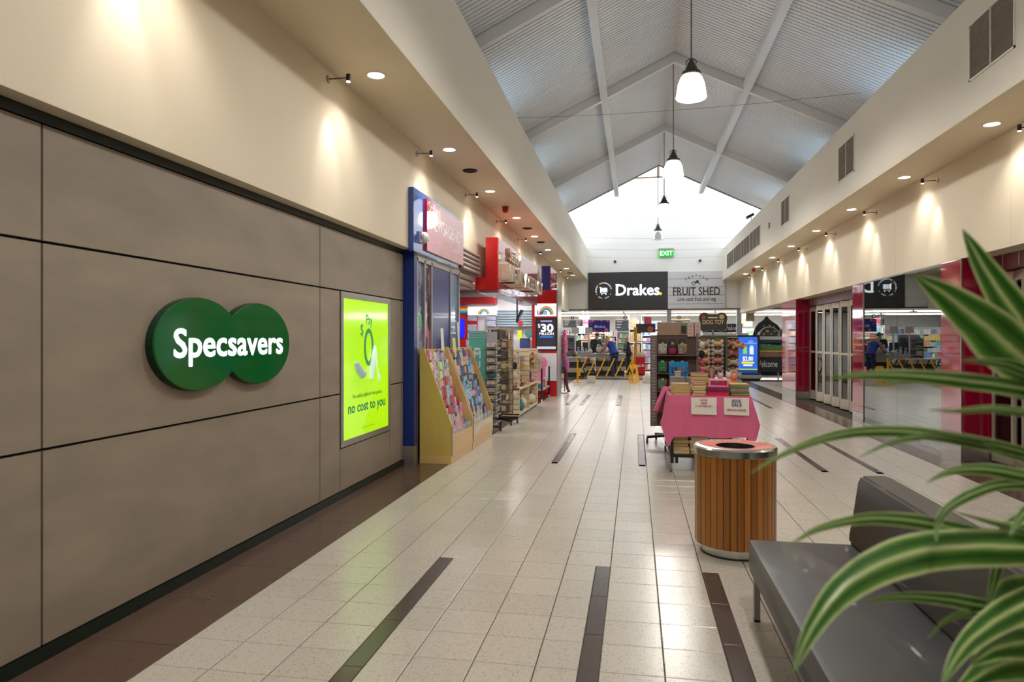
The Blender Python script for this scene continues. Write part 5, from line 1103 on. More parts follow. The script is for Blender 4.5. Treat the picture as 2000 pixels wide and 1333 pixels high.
# a few more leaves out of frame so the plant is whole
for k in range(9):
    an = -1.2+k*.42; cr = CR[k % 3]; d = Vector((math.cos(an), -abs(math.sin(an))*.35+.25, 0)); tip = cr+d*.55+UZ*(-.05+.12*(k % 3))
    P = [tip, cr+d*.38+UZ*.16, cr+d*.18+UZ*.14, cr]; C_ = catmull(P, 4); vs = []; fs = []; ac = []
    for i, p in enumerate(C_):
        f = i/(len(C_)-1); s_ = Vector((-d.y, d.x, 0)).normalized(); wd = .028*min(1, f/.4)*(1 if f < .7 else 1-(f-.7)*1.8)+.001
        for j in range(5): q = j/2-1; vs.append(p+s_*q*wd+UZ*abs(q)*wd*.4); ac.append(j/4)
    for i in range(len(C_)-1):
        for j in range(4): fs.append((i*5+j, i*5+j+1, i*5+j+6, i*5+j+5))
    b = B(PB); b.add(vs, fs); me = bpy.data.meshes.new('leaf'); me.from_pydata(b.v, [], b.f); a = me.attributes.new('across', 'FLOAT', 'POINT')
    for i, x in enumerate(ac): a.data[i].value = x
    for p in me.polygons: p.use_smooth = True
    me.materials.append(lm); link('leaf', me, t)
# ================================================================ supermarket signs on the end wall
SY = YE-.08
q = fq(1149, 1304, 533, 603, SY); o = ((q[0]+q[1])/2, YE, q[2]); t = T('supermarket_sign', 'charcoal Drakes supermarket sign with cart badge on the end wall', 'sign', o)
B(o).box(q[0], q[1], SY, YE, q[2], q[3], .004).obj('board', M('charcoal board', (56, 56, 58), .35, noise=.04), t)
pw = onY(1203, 577, SY); pe = onY(1287, 577, SY); Yt = SY-.004; yel = M('lit yellow', (250, 205, 20), .4, es=.9, noise=0)
lw = pe.x-pw.x; text('Drakes', .62, lit_white, 'lettering', t, o, (pw.x+lw/2, Yt, pw.z), UX, UZ, .012, .022, fit=lw)
for f0, w_ in ((0.0, .085),):
    if w_: B(o).box(pw.x+lw*f0-.02, pw.x+lw*(f0+w_), Yt-.014, Yt, pw.z, pw.z+.032).obj('serif', lit_white, t)
B(o).box(pw.x-.02, pw.x+lw*.085, Yt-.014, Yt, pw.z+.415, pw.z+.447).obj('serif', lit_white, t)
d0 = onY(1290, 575, SY); B(o).lathe((d0.x, Yt, d0.z+.02), [(.055, -.012), (.055, .0)], 20, 'y').obj('yellow_dot', yel, t)
c0 = onY(1179, 568, SY); R0 = .285
for s, a0, st, sz in (('DRAKES SUPERMARKETS', PI*1.06, -.172, .075), ('EST. 1974', PI*1.30, .16, .075)):
    for k, ch in enumerate(s):
        if ch == ' ': continue
        a = a0+st*k
        if st < 0: u, v = Vector((math.sin(a), 0, -math.cos(a))), Vector((math.cos(a), 0, math.sin(a))); r_ = R0
        else: u, v = Vector((-math.sin(a), 0, math.cos(a))), Vector((-math.cos(a), 0, -math.sin(a))); r_ = R0+.06
        text(ch, sz, lit_white, 'lettering', t, o, (c0.x+r_*math.cos(a), Yt, c0.z+r_*math.sin(a)), u, v, .004)
cart = B(o); x, z = c0.x, c0.z
for zz in (-.06, -.01, .04, .09): cart.box(x-.13+(.09-zz)*.12, x+.14, Yt-.01, Yt, z+zz, z+zz+.018)
for k in range(6): cart.box(x-.12+.05*k, x-.105+.05*k, Yt-.01, Yt, z-.06, z+.1)
cart.box(x-.10, x+.12, Yt-.01, Yt, z-.115, z-.10).box(x-.14, x-.12, Yt-.01, Yt, z-.10, z+.12); cart.obj('cart_emblem', lit_white, t)
B(o).box(x-.17, x-.10, Yt-.012, Yt, z+.11, z+.145).obj('cart_handle', yel, t)
for dx in (-.07, .09): B(o).lathe((x+dx, Yt-.005, z-.15), [(.022, -.005), (.022, .005)], 12, 'y').obj('cart_wheel', lit_white, t)
for a in (PI*1.16, PI*1.84): B(o).lathe((c0.x+(R0+.03)*math.cos(a), Yt-.005, c0.z+(R0+.03)*math.sin(a)), [(.018, -.005), (.018, .005)], 10, 'y').obj('yellow_dot', yel, t)
# fruit shed sign of white planks
q = fq(1304.5, 1416, 531, 603, SY); o = ((q[0]+q[1])/2, YE, q[2]); t = T('fruit_shed_sign', 'white plank Seaford FRUIT SHED sign on the end wall', 'sign', o)
plk = M('whitewashed planks', (206, 206, 208), .6, noise=.12, ns=3, stretch=(.6, 1, 8), bump=.1)
h = (q[3]-q[2]); zz = [0, .13, .36, .58, .80, 1.0]
for a, b_ in zip(zz[:-1], zz[1:]): B(o).box(q[0], q[1], SY, YE-.01, q[2]+h*a+.008, q[2]+h*b_-.004, .003).obj('plank', plk, t)
B(o).box(q[0]+.01, q[1]-.01, SY+.02, YE, q[2]+.01, q[3]-.01).obj('backing', darkgap, t)
ink = M('dark brown ink', (58, 52, 54), .6); cx = (q[0]+q[1])/2
text('FRUIT SHED', .45, ink, 'lettering', t, o, (cx, SY-.004, q[2]+h*.365), UX, UZ, .002, .012, fit=1.80, fith=.31)
for k in range(10):
    if k == 5: continue
    xx = cx-.86+.19*k
    B(o).box(xx-.02, xx+.06, SY-.006, SY-.002, q[2]+h*.365, q[2]+h*.365+.025).obj('serif', ink, t)
text('Low cost fruit and veg', .24, ink, 'lettering', t, o, (cx, SY-.004, q[2]+h*.21), UX, UZ, .002, shear=.35, fit=1.5)
for k, ch in enumerate('SEAFORD'):
    a = PI/2+.66-.22*k; r_ = .62; text(ch, .13, ink, 'lettering', t, o, (cx+r_*math.cos(a), SY-.004, q[2]+h*.87-r_+r_*math.sin(a)-.03), Vector((math.sin(a), 0, -math.cos(a))), Vector((math.cos(a), 0, math.sin(a))), .002, .005)
zt_ = q[2]+h*.69
def ring(cx_, cz_, r_, w_): 
    n = 16; vs = []
    for k in range(n): a = 2*PI*k/n; vs += [(cx_+r_*math.cos(a), SY-.005, cz_+r_*math.sin(a)), (cx_+(r_-w_)*math.cos(a), SY-.005, cz_+(r_-w_)*math.sin(a))]
    B(o).add(vs, [(2*k, 2*((k+1) % n), 2*((k+1) % n)+1, 2*k+1) for k in range(n)]).obj('tractor_wheel', ink, t)
ring(cx-.11, zt_-.02, .075, .025); ring(cx+.12, zt_-.035, .045, .015)
B(o).box(cx-.06, cx+.09, SY-.006, SY-.003, zt_-.01, zt_+.05).box(cx-.01, cx+.10, SY-.006, SY-.003, zt_+.05, zt_+.10).box(cx-.10, cx-.09, SY-.006, SY-.003, zt_+.05, zt_+.10).obj('tractor_emblem', ink, t)
# ================================================================ supermarket interior shell
blk('ceiling_supermarket', M('supermarket ceiling', (210, 212, 214), .7), -10, 14, YE+.2, 46, 3.3, 3.4); blk('wall_supermarket_rear', M('supermarket grey wall', (176, 180, 184), .7), -10, 14, 45.9, 46, 0, 3.3)
blk('wall_supermarket_left', M('supermarket grey wall', (0, 0, 0)), -10.1, -10, YE, 46, 0, 3.3); blk('wall_supermarket_right', M('supermarket grey wall', (0, 0, 0)), 14, 14.1, YE, 46, 0, 3.3)
tube_m = M('fluorescent tube', (250, 252, 255), .5, es=6, noise=0)
for r, y in enumerate((32.5, 36.5, 41)):
    for k in range(5):
        x = -7.5+4.6*k; t = T('strip_light', 'fluorescent strip light, %s row, %s from the left' % (['front', 'middle', 'rear'][r], ['first', 'second', 'third', 'fourth', 'fifth'][k]), 'strip light', (x, y, 2.93), 0, 'supermarket strip lights')
        B().box(-2.25, 2.25, -.05, .05, 0, .06, .004).obj('batten', whitep, t); B().tube([(-2.25, 0, -.02), (2.25, 0, -.02)], .025, 8).obj('tube', tube_m, t)
        for s in (-1, 1): B().tube([(s*1.8, 0, .06), (s*1.8, 0, .37)], .006, 5).obj('hanger', wirem, t)
        if r < 3: l = lamp('AREA', 'bulb', (0, 0, -.06), P_SUPER, t, (1, .99, .97), 4.2); l.data.shape = 'RECTANGLE'; l.data.size_y = .1
for x in (1.35, 4.1, 7.4):
    S(B().box(x-.09, x+.09, 28.9, 29.1, 0, 3.3).obj('trim_4%d' % int(x), M('pale blue column', (190, 202, 216), .5)))
# shelving with products
PAL = [(206, 60, 60), (230, 190, 60), (60, 110, 180), (230, 226, 220), (80, 160, 90), (220, 130, 60), (150, 90, 150), (60, 60, 70), (230, 150, 170), (120, 180, 200), (150, 110, 70)]
prod = [M('product %d' % k, tuple(int(x*.72+120*.28) for x in c), .45, ns=16, hard=True, col2=tuple(int(x*.45+150*.5) for x in c)) for k, c in enumerate(PAL)]
shelfm = M('grey shelving', (168, 170, 172), .5); sidx = [0]
def shelves(x0, x1, y, h, label, ch=None, rows=7, back=True):
    o = ((x0+x1)/2, y, 0); t = T('grocery_shelf', label, 'shelf', o); ch = ch or range(10)
    B(o).box(x0, x1, y+.38, y+.42, 0, h).obj('back_panel', shelfm, t)
    for s in (x0, x1-.03): B(o).box(s, s+.03, y, y+.4, 0, h).obj('end_panel', shelfm, t)
    g = {}
    for r in range(rows):
        z = .1+(h-.15)*r/rows; B(o).box(x0+.03, x1-.03, y, y+.38, z-.03, z).obj('shelf', shelfm, t); x = x0+.05
        while x < x1-.12:
            w_ = random.uniform(.05, .11); hh = random.uniform(.6, .88)*(h-.15)/rows; c_ = random.choice(list(ch)); n = random.choice((1, 2, 3))
            for _ in range(n):
                if x+w_ > x1-.04: break
                g.setdefault(c_, B(o)).box(x, x+w_*.92, y+.02, y+.2, z, z+hh); x += w_
    for c_, b in g.items(): stuff(b.obj('groceries', prod[c_], t))
    return t
shelves(-2.75, -1.4, 33.0, 2.15, 'tall grocery shelf at the left behind the checkouts', [0, 3, 4, 7, 9, 5])
shelves(-1.6, -.9, 34.5, 2.0, 'grocery shelf with purple packets behind the checkouts', [6, 7, 3, 8]); shelves(-.9, .25, 35, 1.9, 'grocery shelf with green packets behind the checkouts', [4, 1, 3, 7])
shelves(.3, 1.2, 33.5, 2.4, 'tall grocery shelf with boxes right of the blue banner', [3, 9, 2, 6, 5]); shelves(-.3, .3, 33.2, 2.7, 'brown carton stack behind the blue banner', [10, 10, 9], 4)
shelves(1.4, 2.35, 32.8, 1.75, 'grocery shelf of pink packets behind the older man', [8, 0, 8, 6]); shelves(2.5, 3.9, 31.5, 1.3, 'bakery shelf right of the checkouts', [5, 1, 0, 3], 4)
shelves(-8, -3.2, 35, 2.1, 'long grocery shelf at the far left', None); shelves(4.2, 9, 38, 2.1, 'long grocery shelf at the far right', None); shelves(-3.6, -2.6, 31.0, 1.7, 'dark magazine stand at the left edge of the supermarket', [7, 4, 6, 2, 3], 6)
yt = M('yellow tape', (236, 206, 40), .5, noise=.3, ns=30)
p = onY(1241, 690, 30.5); tag(B((p.x, 30.5, 0)).box(p.x-.07, p.x+.07, 30.45, 30.6, 0, 2.05, .01).obj('snack_strip', M('yellow snack strip', (226, 200, 40), .5, noise=.5, ns=26, col2=(190, 150, 50), hard=True)), 'narrow yellow snack strip stand by the red freezer', 'display')
# aisle boards
nav = M('dark slate board', (52, 62, 72), .5); wd_ = M('pale timber rail', (214, 190, 150), .5)
for num, (a, b_, c, d), (nx_, ny_), Y in (('3', (1100, 1138, 626, 640), (1118, 621), 36), ('2', (1202, 1241, 626, 647), (1221, 621), 35), ('1', (1305, 1347, 626, 650), (1326, 620), 35)):
    q = fq(a, b_, c, d, Y); o = ((q[0]+q[1])/2, Y, q[2]); t = T('aisle_sign', 'dark hanging aisle board topped by number %s' % {'1': 'one', '2': 'two', '3': 'three'}[num], 'aisle sign', o, 0, 'aisle signs')
    B(o).box(q[0], q[1], Y-.03, Y, q[2], q[3]).obj('board', nav, t); B(o).box(q[0], q[1], Y-.04, Y, q[3], q[3]+.06).obj('rail', wd_, t)
    p = onY(nx_, ny_, Y-.05); B(o).lathe(p, [(.1, -.01), (.1, .01)], 18, 'y').obj('disc', nav, t); text(num, .16, whitep, 'lettering', t, o, (p.x, Y-.065, p.z-.055), UX, UZ, .001, .01)
    for k in range(3):
        zz_ = q[3]-(q[3]-q[2])*(k+.7)/4
        for s in (0, 1): xa = q[0]+.07 if not s else q[1]-.35; B(o).box(xa, xa+.28-.05*k, Y-.033, Y-.03, zz_, zz_+.03).obj('print_line', M('board print', (206, 206, 200), .5), t)
    for s in (.15, .85): xx = q[0]+(q[1]-q[0])*s; B(o).tube([(xx, Y-.02, q[3]+.05), (xx, Y-.02, 3.3)], .006, 5).obj('hanger', wirem, t)
def board(name, label, cat, px, Y, mat, th=.03, txt=None, hang=True, tm_=None):
    q = fq(*px, Y); o = ((q[0]+q[1])/2, Y, q[2]); t = T(name, label, cat, o); B(o).box(q[0], q[1], Y-th, Y, q[2], q[3]).obj('panel', mat, t)
    if txt: text(txt[0], txt[1], tm_ or whitep, 'lettering', t, o, (q[0]+(q[1]-q[0])*txt[2], Y-th-.002, q[2]+(q[3]-q[2])*txt[3]), UX, UZ, .001, .015)
    if hang:
        for s in (.1, .9): xx = q[0]+(q[1]-q[0])*s; B(o).tube([(xx, Y-th/2, q[3]), (xx, Y-th/2, 3.3 if Y > YE else 2.9)], .005, 5).obj('hanger', wirem, t)
    return t, q, o
t, q, o = board('banner', 'royal blue Drakes banner with pink flowers above the checkouts', 'banner', (1149, 1191, 626, 649), 32.2, M('royal blue banner', (34, 44, 150), .5, noise=.05), txt=('Drakes', .17, .56, .36))
for k, (a, b_, r_) in enumerate(((.08, .82, .05), (.2, .92, .06), (.12, .62, .035), (.9, .9, .05), (.84, .18, .09), (.28, .14, .05), (.62, .95, .04))): B(o).lathe((q[0]+(q[1]-q[0])*a, 32.165, q[2]+(q[3]-q[2])*b_), [(r_, -.003), (r_, .003)], 8, 'y').obj('flower', M('pink petals', (214, 110, 150), .5, noise=.3, ns=20), t)
B(o).lathe((q[0]+(q[1]-q[0])*.32, 32.165, q[2]+(q[3]-q[2])*.47), [(.04, -.003), (.04, .003)], 12, 'y').obj('badge', MATS['screen lilac'], t)
board('food_banner', 'dark hot food banner with a round pizza picture', 'banner', (1242, 1280, 633, 650), 31, nav)[0]
p = onY(1270, 643, 30.95); 
t, q, o = board('navy_banner', 'dark navy Drakes banner behind the dog toy sign', 'banner', (1372, 1449, 633, 650), 30.5, M('navy banner', (44, 56, 80), .5), txt=('Drakes.', .27, .72, .28))
t, q, o = board('white_counter_panel', 'pale blue counter panel under the navy banner', 'panel', (1372, 1462, 651, 662), 30.3, M('pale blue panel', (206, 216, 230), .4), hang=False)
B(o).box(q[0], q[1], 30.3, 30.7, 0, q[3]).obj('counter_body', M('grey counter', (0, 0, 0)), t)
tt = T('pizza_picture', 'round orange pizza picture on the dark food banner', 'picture', p); B(p).lathe(p, [(.12, -.006), (.12, .006)], 20, 'y').obj('crust', M('pizza orange', (226, 130, 60), .5, noise=.5, ns=20), tt); B(p).lathe(p, [(.09, -.012), (.09, -.006)], 20, 'y').obj('topping', M('pizza topping', (210, 80, 40), .5, noise=.5, ns=24), tt)
board('pink_poster', 'pink and white poster left of the blue banner', 'poster', (1138, 1149, 624, 638), 32.6, M('pink white poster', (226, 110, 130), .5, noise=.5, ns=8, col2=(236, 226, 226), hard=True))
board('price_poster', 'green price poster hanging at the right', 'poster', (1441, 1456, 615, 624), 33, M('green poster', (150, 214, 120), .5, noise=.2)); board('price_poster', 'orange price poster under the green one', 'poster', (1442, 1456, 625, 632), 33, M('orange poster', (232, 140, 80), .5, noise=.3, ns=8), hang=False)
board('price_poster', 'white and blue price poster right of the orange one', 'poster', (1452, 1469, 628, 638), 33.3, M('blue white poster', (200, 220, 240), .5, noise=.3, ns=8)); board('timber_sign', 'small square timber sign hanging under the right bulkhead', 'sign', (1457, 1473, 612, 628), 28.0, M('tan timber sign', (176, 156, 130), .5, noise=.15))
board('price_poster', 'white poster beside aisle board number three', 'poster', (1131, 1142, 617, 624), 37, M('white poster', (214, 220, 236), .5, noise=.1)); board('price_poster', 'blue edged poster right of aisle board number three', 'poster', (1142, 1152, 616, 623), 37, M('blue edged poster', (170, 190, 226), .5, noise=.3, ns=6))
board('price_poster', 'pale poster right of aisle board number two', 'poster', (1226, 1237, 616, 625), 37.4, M('pale poster', (200, 206, 210), .5, noise=.2))
board('pink_carton', 'pink cartons stacked on the food banner', 'carton', (1258, 1272, 620, 633), 31.3, M('pink carton', (220, 90, 120), .6, noise=.3, ns=8), .3, hang=False)
for a, b_, n in ((1116, 1131, 'left'), (1143, 1157, 'right')):
    q = fq(a, b_, 640, 652, 29.6); o = ((q[0]+q[1])/2, 29.6, .95); t = T('register_sign', '%s blank white register sign on a pole' % n, 'sign', o); cx = (q[0]+q[1])/2
    B(o).box(q[0], q[1], 29.57, 29.6, q[2], q[3], .005).obj('panel', whitep, t); B(o).tube([(cx, 29.59, .95), (cx, 29.59, q[2])], .03, 8).obj('pole', whitep, t)
# ================================================================ checkouts
stone = M('grey beige laminate', (186, 178, 162), .4); dkc = M('dark kick', (44, 42, 42), .6)
def checkout(x0, x1, y0, label, z=.92):
    o = ((x0+x1)/2, y0+.4, 0); t = T('checkout_counter', label, 'checkout', o)
    B(o).box(x0, x1, y0, y0+.8, z-.06, z, .01).obj('worktop', M('pale worktop', (176, 176, 172), .3), t); B(o).box(x0+.02, x1-.02, y0+.03, y0+.77, .62, z-.06).obj('upper_front', stone, t)
    B(o).box(x0+.02, x1-.02, y0+.06, y0+.74, .38, .62).obj('recess', dkc, t); B(o).box(x0+.02, x1-.02, y0+.03, y0+.77, .2, .38).obj('lower_front', stone, t); B(o).box(x0+.06, x1-.06, y0+.1, y0+.7, 0, .2).obj('kick', dkc, t)
    B(o).box(x0+.05, x0+.75, y0+.15, y0+.6, z, z+.012).obj('belt', blackp, t); return t
checkout(-2.5, -.4, 29.3, 'long beige checkout counter behind the yellow barrier'); checkout(-2.75, -1.95, 27.6, 'short packing bench at the left of the checkouts', .80); checkout(-.35, .45, 31.0, 'checkout counter behind the man in blue')
t = T('register_screen', 'dark register screen on the checkout', 'monitor', (-2.42, 29.9, .92)); o = (-2.42, 29.9, .92); B(o).box(-2.62, -2.3, 29.88, 29.92, 1.0, 1.45, .01).obj('screen', nav, t); B(o).bar((-2.42, 29.9, .92), (-2.42, 29.9, 1.1), .06).obj('stand', blackm, t)
t = T('register_screen', 'second dark register screen on the checkout', 'monitor', (-2.08, 29.95, .92)); o = (-2.08, 29.95, .92); B(o).box(-2.25, -1.92, 29.93, 29.97, 1.0, 1.4, .01).obj('screen', nav, t); B(o).bar((-2.08, 29.95, .92), (-2.08, 29.95, 1.1), .06).obj('stand', blackm, t)
for k, (px, c_, n, h) in enumerate(((1130, (180, 160, 214), 'lilac', .22), (1138, (206, 220, 240), 'clear blue', .26), (1145, (226, 230, 236), 'white', .16))):
    p = onY(px, 690, 29.6); t = T('spray_bottle', '%s bottle standing on the checkout' % n, 'bottle', (p.x, 29.6, .933)); B().lathe((0, 0, 0), [(.05, 0), (.055, .02), (.05, h*.6), (.02, h*.8), (.02, h)], 12).smooth().obj('body', M('bottle '+n, c_, .3), t); B().box(-.05, .02, -.015, .015, h, h+.04).obj('nozzle', whitep, t)
p = onY(1146, 690, 29.5); tag(B((p.x+.12, 29.5, .92)).ball((p.x+.14, 29.42, 1.015), .11, .09, .09, 10, 6).smooth().obj('white_bag', whitep), 'white plastic bag on the checkout', 'bag')
XB = onY(1176, 690, 29.5).x; t = T('shopping_bags', 'packed shopping with white bags on the checkout before the man in blue', 'bag', (XB, 29.5, .93)); o = (XB, 29.5, .93); B(o).ball((XB, 29.5, 1.10), .26, .2, .17, 12, 8).smooth().obj('bag', M('white grocery bag', (220, 214, 204), .4, noise=.25, ns=10), t)
for k in range(3): B(o).ball((XB-.15+.15*k, 29.43, 1.24), .07, .07, .09).smooth().obj('grocery', prod[(k*4+3) % 10], t)
# red freezer with rail
q = fq(1242, 1260, 702, 728, 29.6); o = ((q[0]+q[1])/2, 29.6, 0); t = T('red_freezer', 'red drinks freezer cabinet behind the wet floor sign', 'freezer', o); B(o).box(q[0], q[1], 29.6, 30.2, 0.06, .78, .01).obj('body', M('freezer red', (206, 20, 34), .35), t); B(o).box(q[0]+.02, q[1]-.02, 29.64, 30.16, 0, .06).obj('base', blackp, t)
B(o).box(q[0]+.02, q[1]-.02, 29.62, 30.15, .78, .9).obj('open_top', M('clear top', (206, 180, 170), .3), t); [B(o).box(q[0]+.06, q[0]+.2, 29.596, 29.6, z_, z_+.035).obj('print_line', whitep, t) for z_ in (.36, .42)]
B(o).lathe(((q[0]+q[1])/2+.1, 29.597, .42), [(.05, -.002), (.05, .002)], 14, 'y').obj('badge', M('badge white', (240, 220, 224), .5), t)
o = (.35, 28.9, 0); t = T('entry_rail', 'curved steel entry rail beside the red freezer', 'rail', o); xa, xb = onY(1237, 680, 28.9).x, onY(1272, 680, 28.9).x; za = onY(1250, 668, 28.9).z
B(o).tube([(xa, 28.9, 0), (xa, 28.9, za-.12), (xa+.05, 28.9, za-.03), (xa+.14, 28.9, za), (xb, 28.9, za)], .025, 8).smooth().obj('tube', chrome, t); B(o).tube([(xb, 28.9, 0), (xb, 28.9, za)], .025, 8).obj('post', chrome, t)
# ================================================================ yellow expanding barrier, wet floor sign, blocks
ymet = M('yellow painted steel', (238, 176, 10), .4, noise=.05); xa, xb = onZ(1128, 747, 0).x, onY(1236, 745, 24.6).x; BY = 24.6
o = ((xa+xb)/2, BY, 0); t = T('expanding_barrier', 'yellow expanding lattice barrier across the supermarket entrance', 'barrier', o)
for x, s in ((xa, 1), (xb, -1)): B(o).bar((x, BY, 0.02), (x, BY, .90), .07, .05).obj('end_post', ymet, t); B(o).box(x-.14, x+.14, BY-.2, BY+.2, 0, .025, .006).obj('foot', ymet, t)
n = 6; d = (xb-xa)/n
for k in range(n):
    x0 = xa+d*k+.03; B(o).bar((x0+.0, BY-.03, .22), (x0+d*.95, BY-.03, .86), .045, .02, (0, 1, 0)).obj('yellow_lattice_bar', ymet, t)
    B(o).bar((x0+.0, BY+.03, .86), (x0+d*.95, BY+.03, .2), .04, .02, (0, 1, 0)).obj('black_lattice_bar', blackm, t)
B(o).box(xa-.02, xa+.1, BY-.02, BY+.02, .22, .45).obj('slide_plate', ymet, t)
p = onZ(1238, 746, 0); o = (p.x, p.y, 0); t = T('wet_floor_sign', 'yellow A-frame wet floor sign right of the barrier', 'sign', o); H_ = .62; yp = M('yellow plastic', (246, 180, 8), .4)
for s in (-1, 1):
    a = .20; b = B(o)
    z_ = lambda f: H_*f; yy = lambda f: p.y+s*(.17*(1-f)+.02)
    pts = [(-.20, 0), (-.12, 0), (-.10, .1), (.10, .1), (.12, 0), (.20, 0), (.12, .95), (.08, 1), (-.08, 1), (-.12, .95)]
    vs = [(p.x+x, yy(f), z_(f)) for x, f in pts]+[(p.x+x, yy(f)+.015, z_(f)) for x, f in pts]; m = len(pts)
    b.add(vs, [(0, 1, 2, 9), (2, 3, 6, 7, 8, 9), (3, 4, 5, 6), (10, 19, 12, 11), (12, 19, 18, 17, 16, 13), (13, 16, 15, 14)]+[(i, (i+1) % m, m+(i+1) % m, m+i) for i in range(m)]); b.obj('leaf', yp, t)
B(o).box(p.x-.06, p.x+.06, p.y-.12, p.y-.108, .3, .42).obj('slip_pictogram', blackp, t); B(o).box(p.x-.08, p.x+.08, p.y-.102, p.y-.092, .44, .47).obj('caution_print', blackp, t); B(o).box(p.x-.07, p.x+.07, p.y-.175, p.y-.16, .12, .22).obj('label', whitep, t)
for a, n in ((1155, 'left'), (1267, 'right')):
    p = onZ(a, 748, 0); w_ = .14 if n == 'left' else .22; tag(B((p.x, p.y, 0)).box(p.x-w_, p.x+w_, p.y-.12, p.y+.12, 0, .235, .03).smooth().obj('weight_block', M('cream block', (214, 208, 194), .7, noise=.06)), '%s cream weight block on the floor by the barrier' % n, 'block')
# ================================================================ digital kiosk and produce cooler
KY = 26.7; q = fq(1440, 1483, 655, 741, KY); o = ((q[0]+q[1])/2, KY, 0); t = T('digital_kiosk', 'black digital kiosk showing a two dollar eighty drink advert', 'screen', o)
B(o).box(q[0], q[1], KY-.12, KY+.1, .20, q[3], .01).obj('housing', blackp, t); B(o).box(q[0]-.02, q[1]+.05, KY-.2, KY+.2, .08, .22, .01).obj('base', alu, t); B(o).box(q[0], q[1], KY-.15, KY+.15, 0, .08).obj('foot', blackp, t)
s = fq(1442, 1479.5, 658.5, 730, KY-.13); YY = KY-.122
B(o).box(s[0], s[1], YY-.003, YY, s[2], s[3]).obj('screen', M('blue advert', (64, 120, 226), .15, es=.85, noise=.3, ns=2.2, col2=(40, 70, 180)), t)
B(o).box(s[0], s[1], YY-.005, YY-.003, s[2]+.13, s[2]+.17).obj('lime_line', M('lime line', (190, 220, 40), .3, es=.7), t); B(o).box(s[0], s[1], YY-.005, YY-.003, s[2], s[2]+.13).obj('lower_strip', M('deep blue strip', (30, 70, 150), .3, es=.5), t)
def bottle2d(cx_, z0, c1, c2): B(o).box(cx_-.07, cx_+.07, YY-.008, YY-.003, z0, z0+.26, .003).obj('bottle_print', M('print '+str(c1), c1, .3, es=.7), t); B(o).box(cx_-.055, cx_+.055, YY-.008, YY-.003, z0+.27, z0+.32).obj('cap_print', M('print '+str(c2), c2, .3, es=.7), t)
cx = (s[0]+s[1])/2; bottle2d(cx-.10, s[2]+.72, (120, 210, 110), (226, 60, 80)); bottle2d(cx+.13, s[2]+.70, (226, 234, 246), (226, 234, 246))
text('$2.80', .22, sw_, 'lettering', t, o, (cx, YY-.006, s[2]+.47), UX, UZ, .001, .02, fit=.36)
B(o).box(cx-.22, cx+.22, YY-.006, YY-.003, s[2]+.36, s[2]+.43, .002).obj('lime_tag', M('lime tag', (214, 236, 40), .3, es=.8), t); B(o).box(cx-.16, cx+.16, YY-.006, YY-.003, s[2]+.27, s[2]+.33).obj('white_print', sw_, t)
B(o).ball((cx+.1, YY, s[3]-.2), .17, .004, .12, 12, 8).box(cx-.12, cx+.32, YY-.004, YY-.002, s[3]-.26, s[3]-.22).obj('hat_print', M('pale blue print', (110, 160, 240), .3, es=.7), t)
q = fq(1482, 1560, 660, 745, 26.9); PY = 26.9; x0, x1 = q[0], q[1]; o = ((x0+x1)/2, PY, 0); t = T('produce_cooler', 'black open produce cooler with Welcome panel and arched hoods', 'cooler', o)
fzt = lambda py: onY(1500, py, PY).z
B(o).box(x0, x1, PY, PY+.7, .3, fzt(697), .01).obj('front_panel', blackp, t); text('Welcome', .34, whitep, 'lettering', t, o, (onY(1497, 715, PY).x, PY-.004, fzt(717)), UX, UZ, .001, .002, fit=onY(1517, 715, PY).x-onY(1474, 715, PY).x)
B(o).box(x0, x1, PY+.65, PY+.75, .1, fzt(640)).obj('back_panel', M('cooler dark', (30, 36, 40), .4), t); B(o).box(x0, x1, PY+.05, PY+.6, .1, .18).obj('base', alu, t)
for x in (x0+.05, (x0+x1)/2, x1-.05): B(o).bar((x, PY+.1, 0), (x, PY+.1, .32), .04).obj('leg', alu, t)
for k, (pa, pb, c_) in enumerate(((695, 691, 4), (684, 672, 4), (694, 686, 3))): 
    g = B(o); x = x0+.04
    while x < x1-.1: w_ = random.uniform(.06, .12); g.box(x, x+w_*.9, PY+.1+.1*k, PY+.25+.1*k, fzt(pa), fzt(pb)-random.random()*.05); x += w_
    stuff(g.obj('groceries', [prod[5], prod[4], prod[8]][k], t))
for py, m in ((686, M('yellow price rail', (226, 190, 30), .5)), (697, M('yellow price rail', (0, 0, 0)))): B(o).box(x0, x1, PY+.05, PY+.08, fzt(py)-.03, fzt(py)+.02).obj('price_rail', m, t)
B(o).box(x0, x1, PY+.1, PY+.14, fzt(670), fzt(665)).obj('name_strip', nav, t); B(o).box(x0, x1, PY+.0, PY+.06, fzt(664), fzt(657.5)).obj('white_rail', M('white rail', (206, 206, 204), .5, noise=.3, ns=20), t)
for k in range(2):
    cx_ = x0+.38+.66*k; r_ = .36; z0 = fzt(657); vs = []
    B(o).tube([(cx_+r_*math.cos(PI*i/14), PY+.02, z0+r_*.95*math.sin(PI*i/14)) for i in range(15)], .025, 6).obj('hood_arch', M('hood grey', (170, 180, 184), .3), t)
    B(o).prism([(cx_+r_*math.cos(PI*i/14), z0+r_*.95*math.sin(PI*i/14)) for i in range(15)], 'y', PY+.05, PY+.6).obj('hood', M('fruit print', (50, 56, 50), .4, noise=.2, ns=5), t)
    for i, c_ in enumerate((5, 1, 0, 4)): B(o).ball((cx_-.2+.13*i, PY+.04, z0+.08+.1*(i % 2)), .06, .02, .05, 8, 5).obj('fruit_print', prod[c_], t)
pts = [(-.1, 0), (-.02, .3), (.12, .5), (.3, .62), (.36, .74), (.44, .76), (.5, .66), (.62, .55), (.78, .45), (.9, .3), (.9, 0)]; xk = onY(1475, 655, 27.75).x; zk = onY(1475, 657, 27.75).z
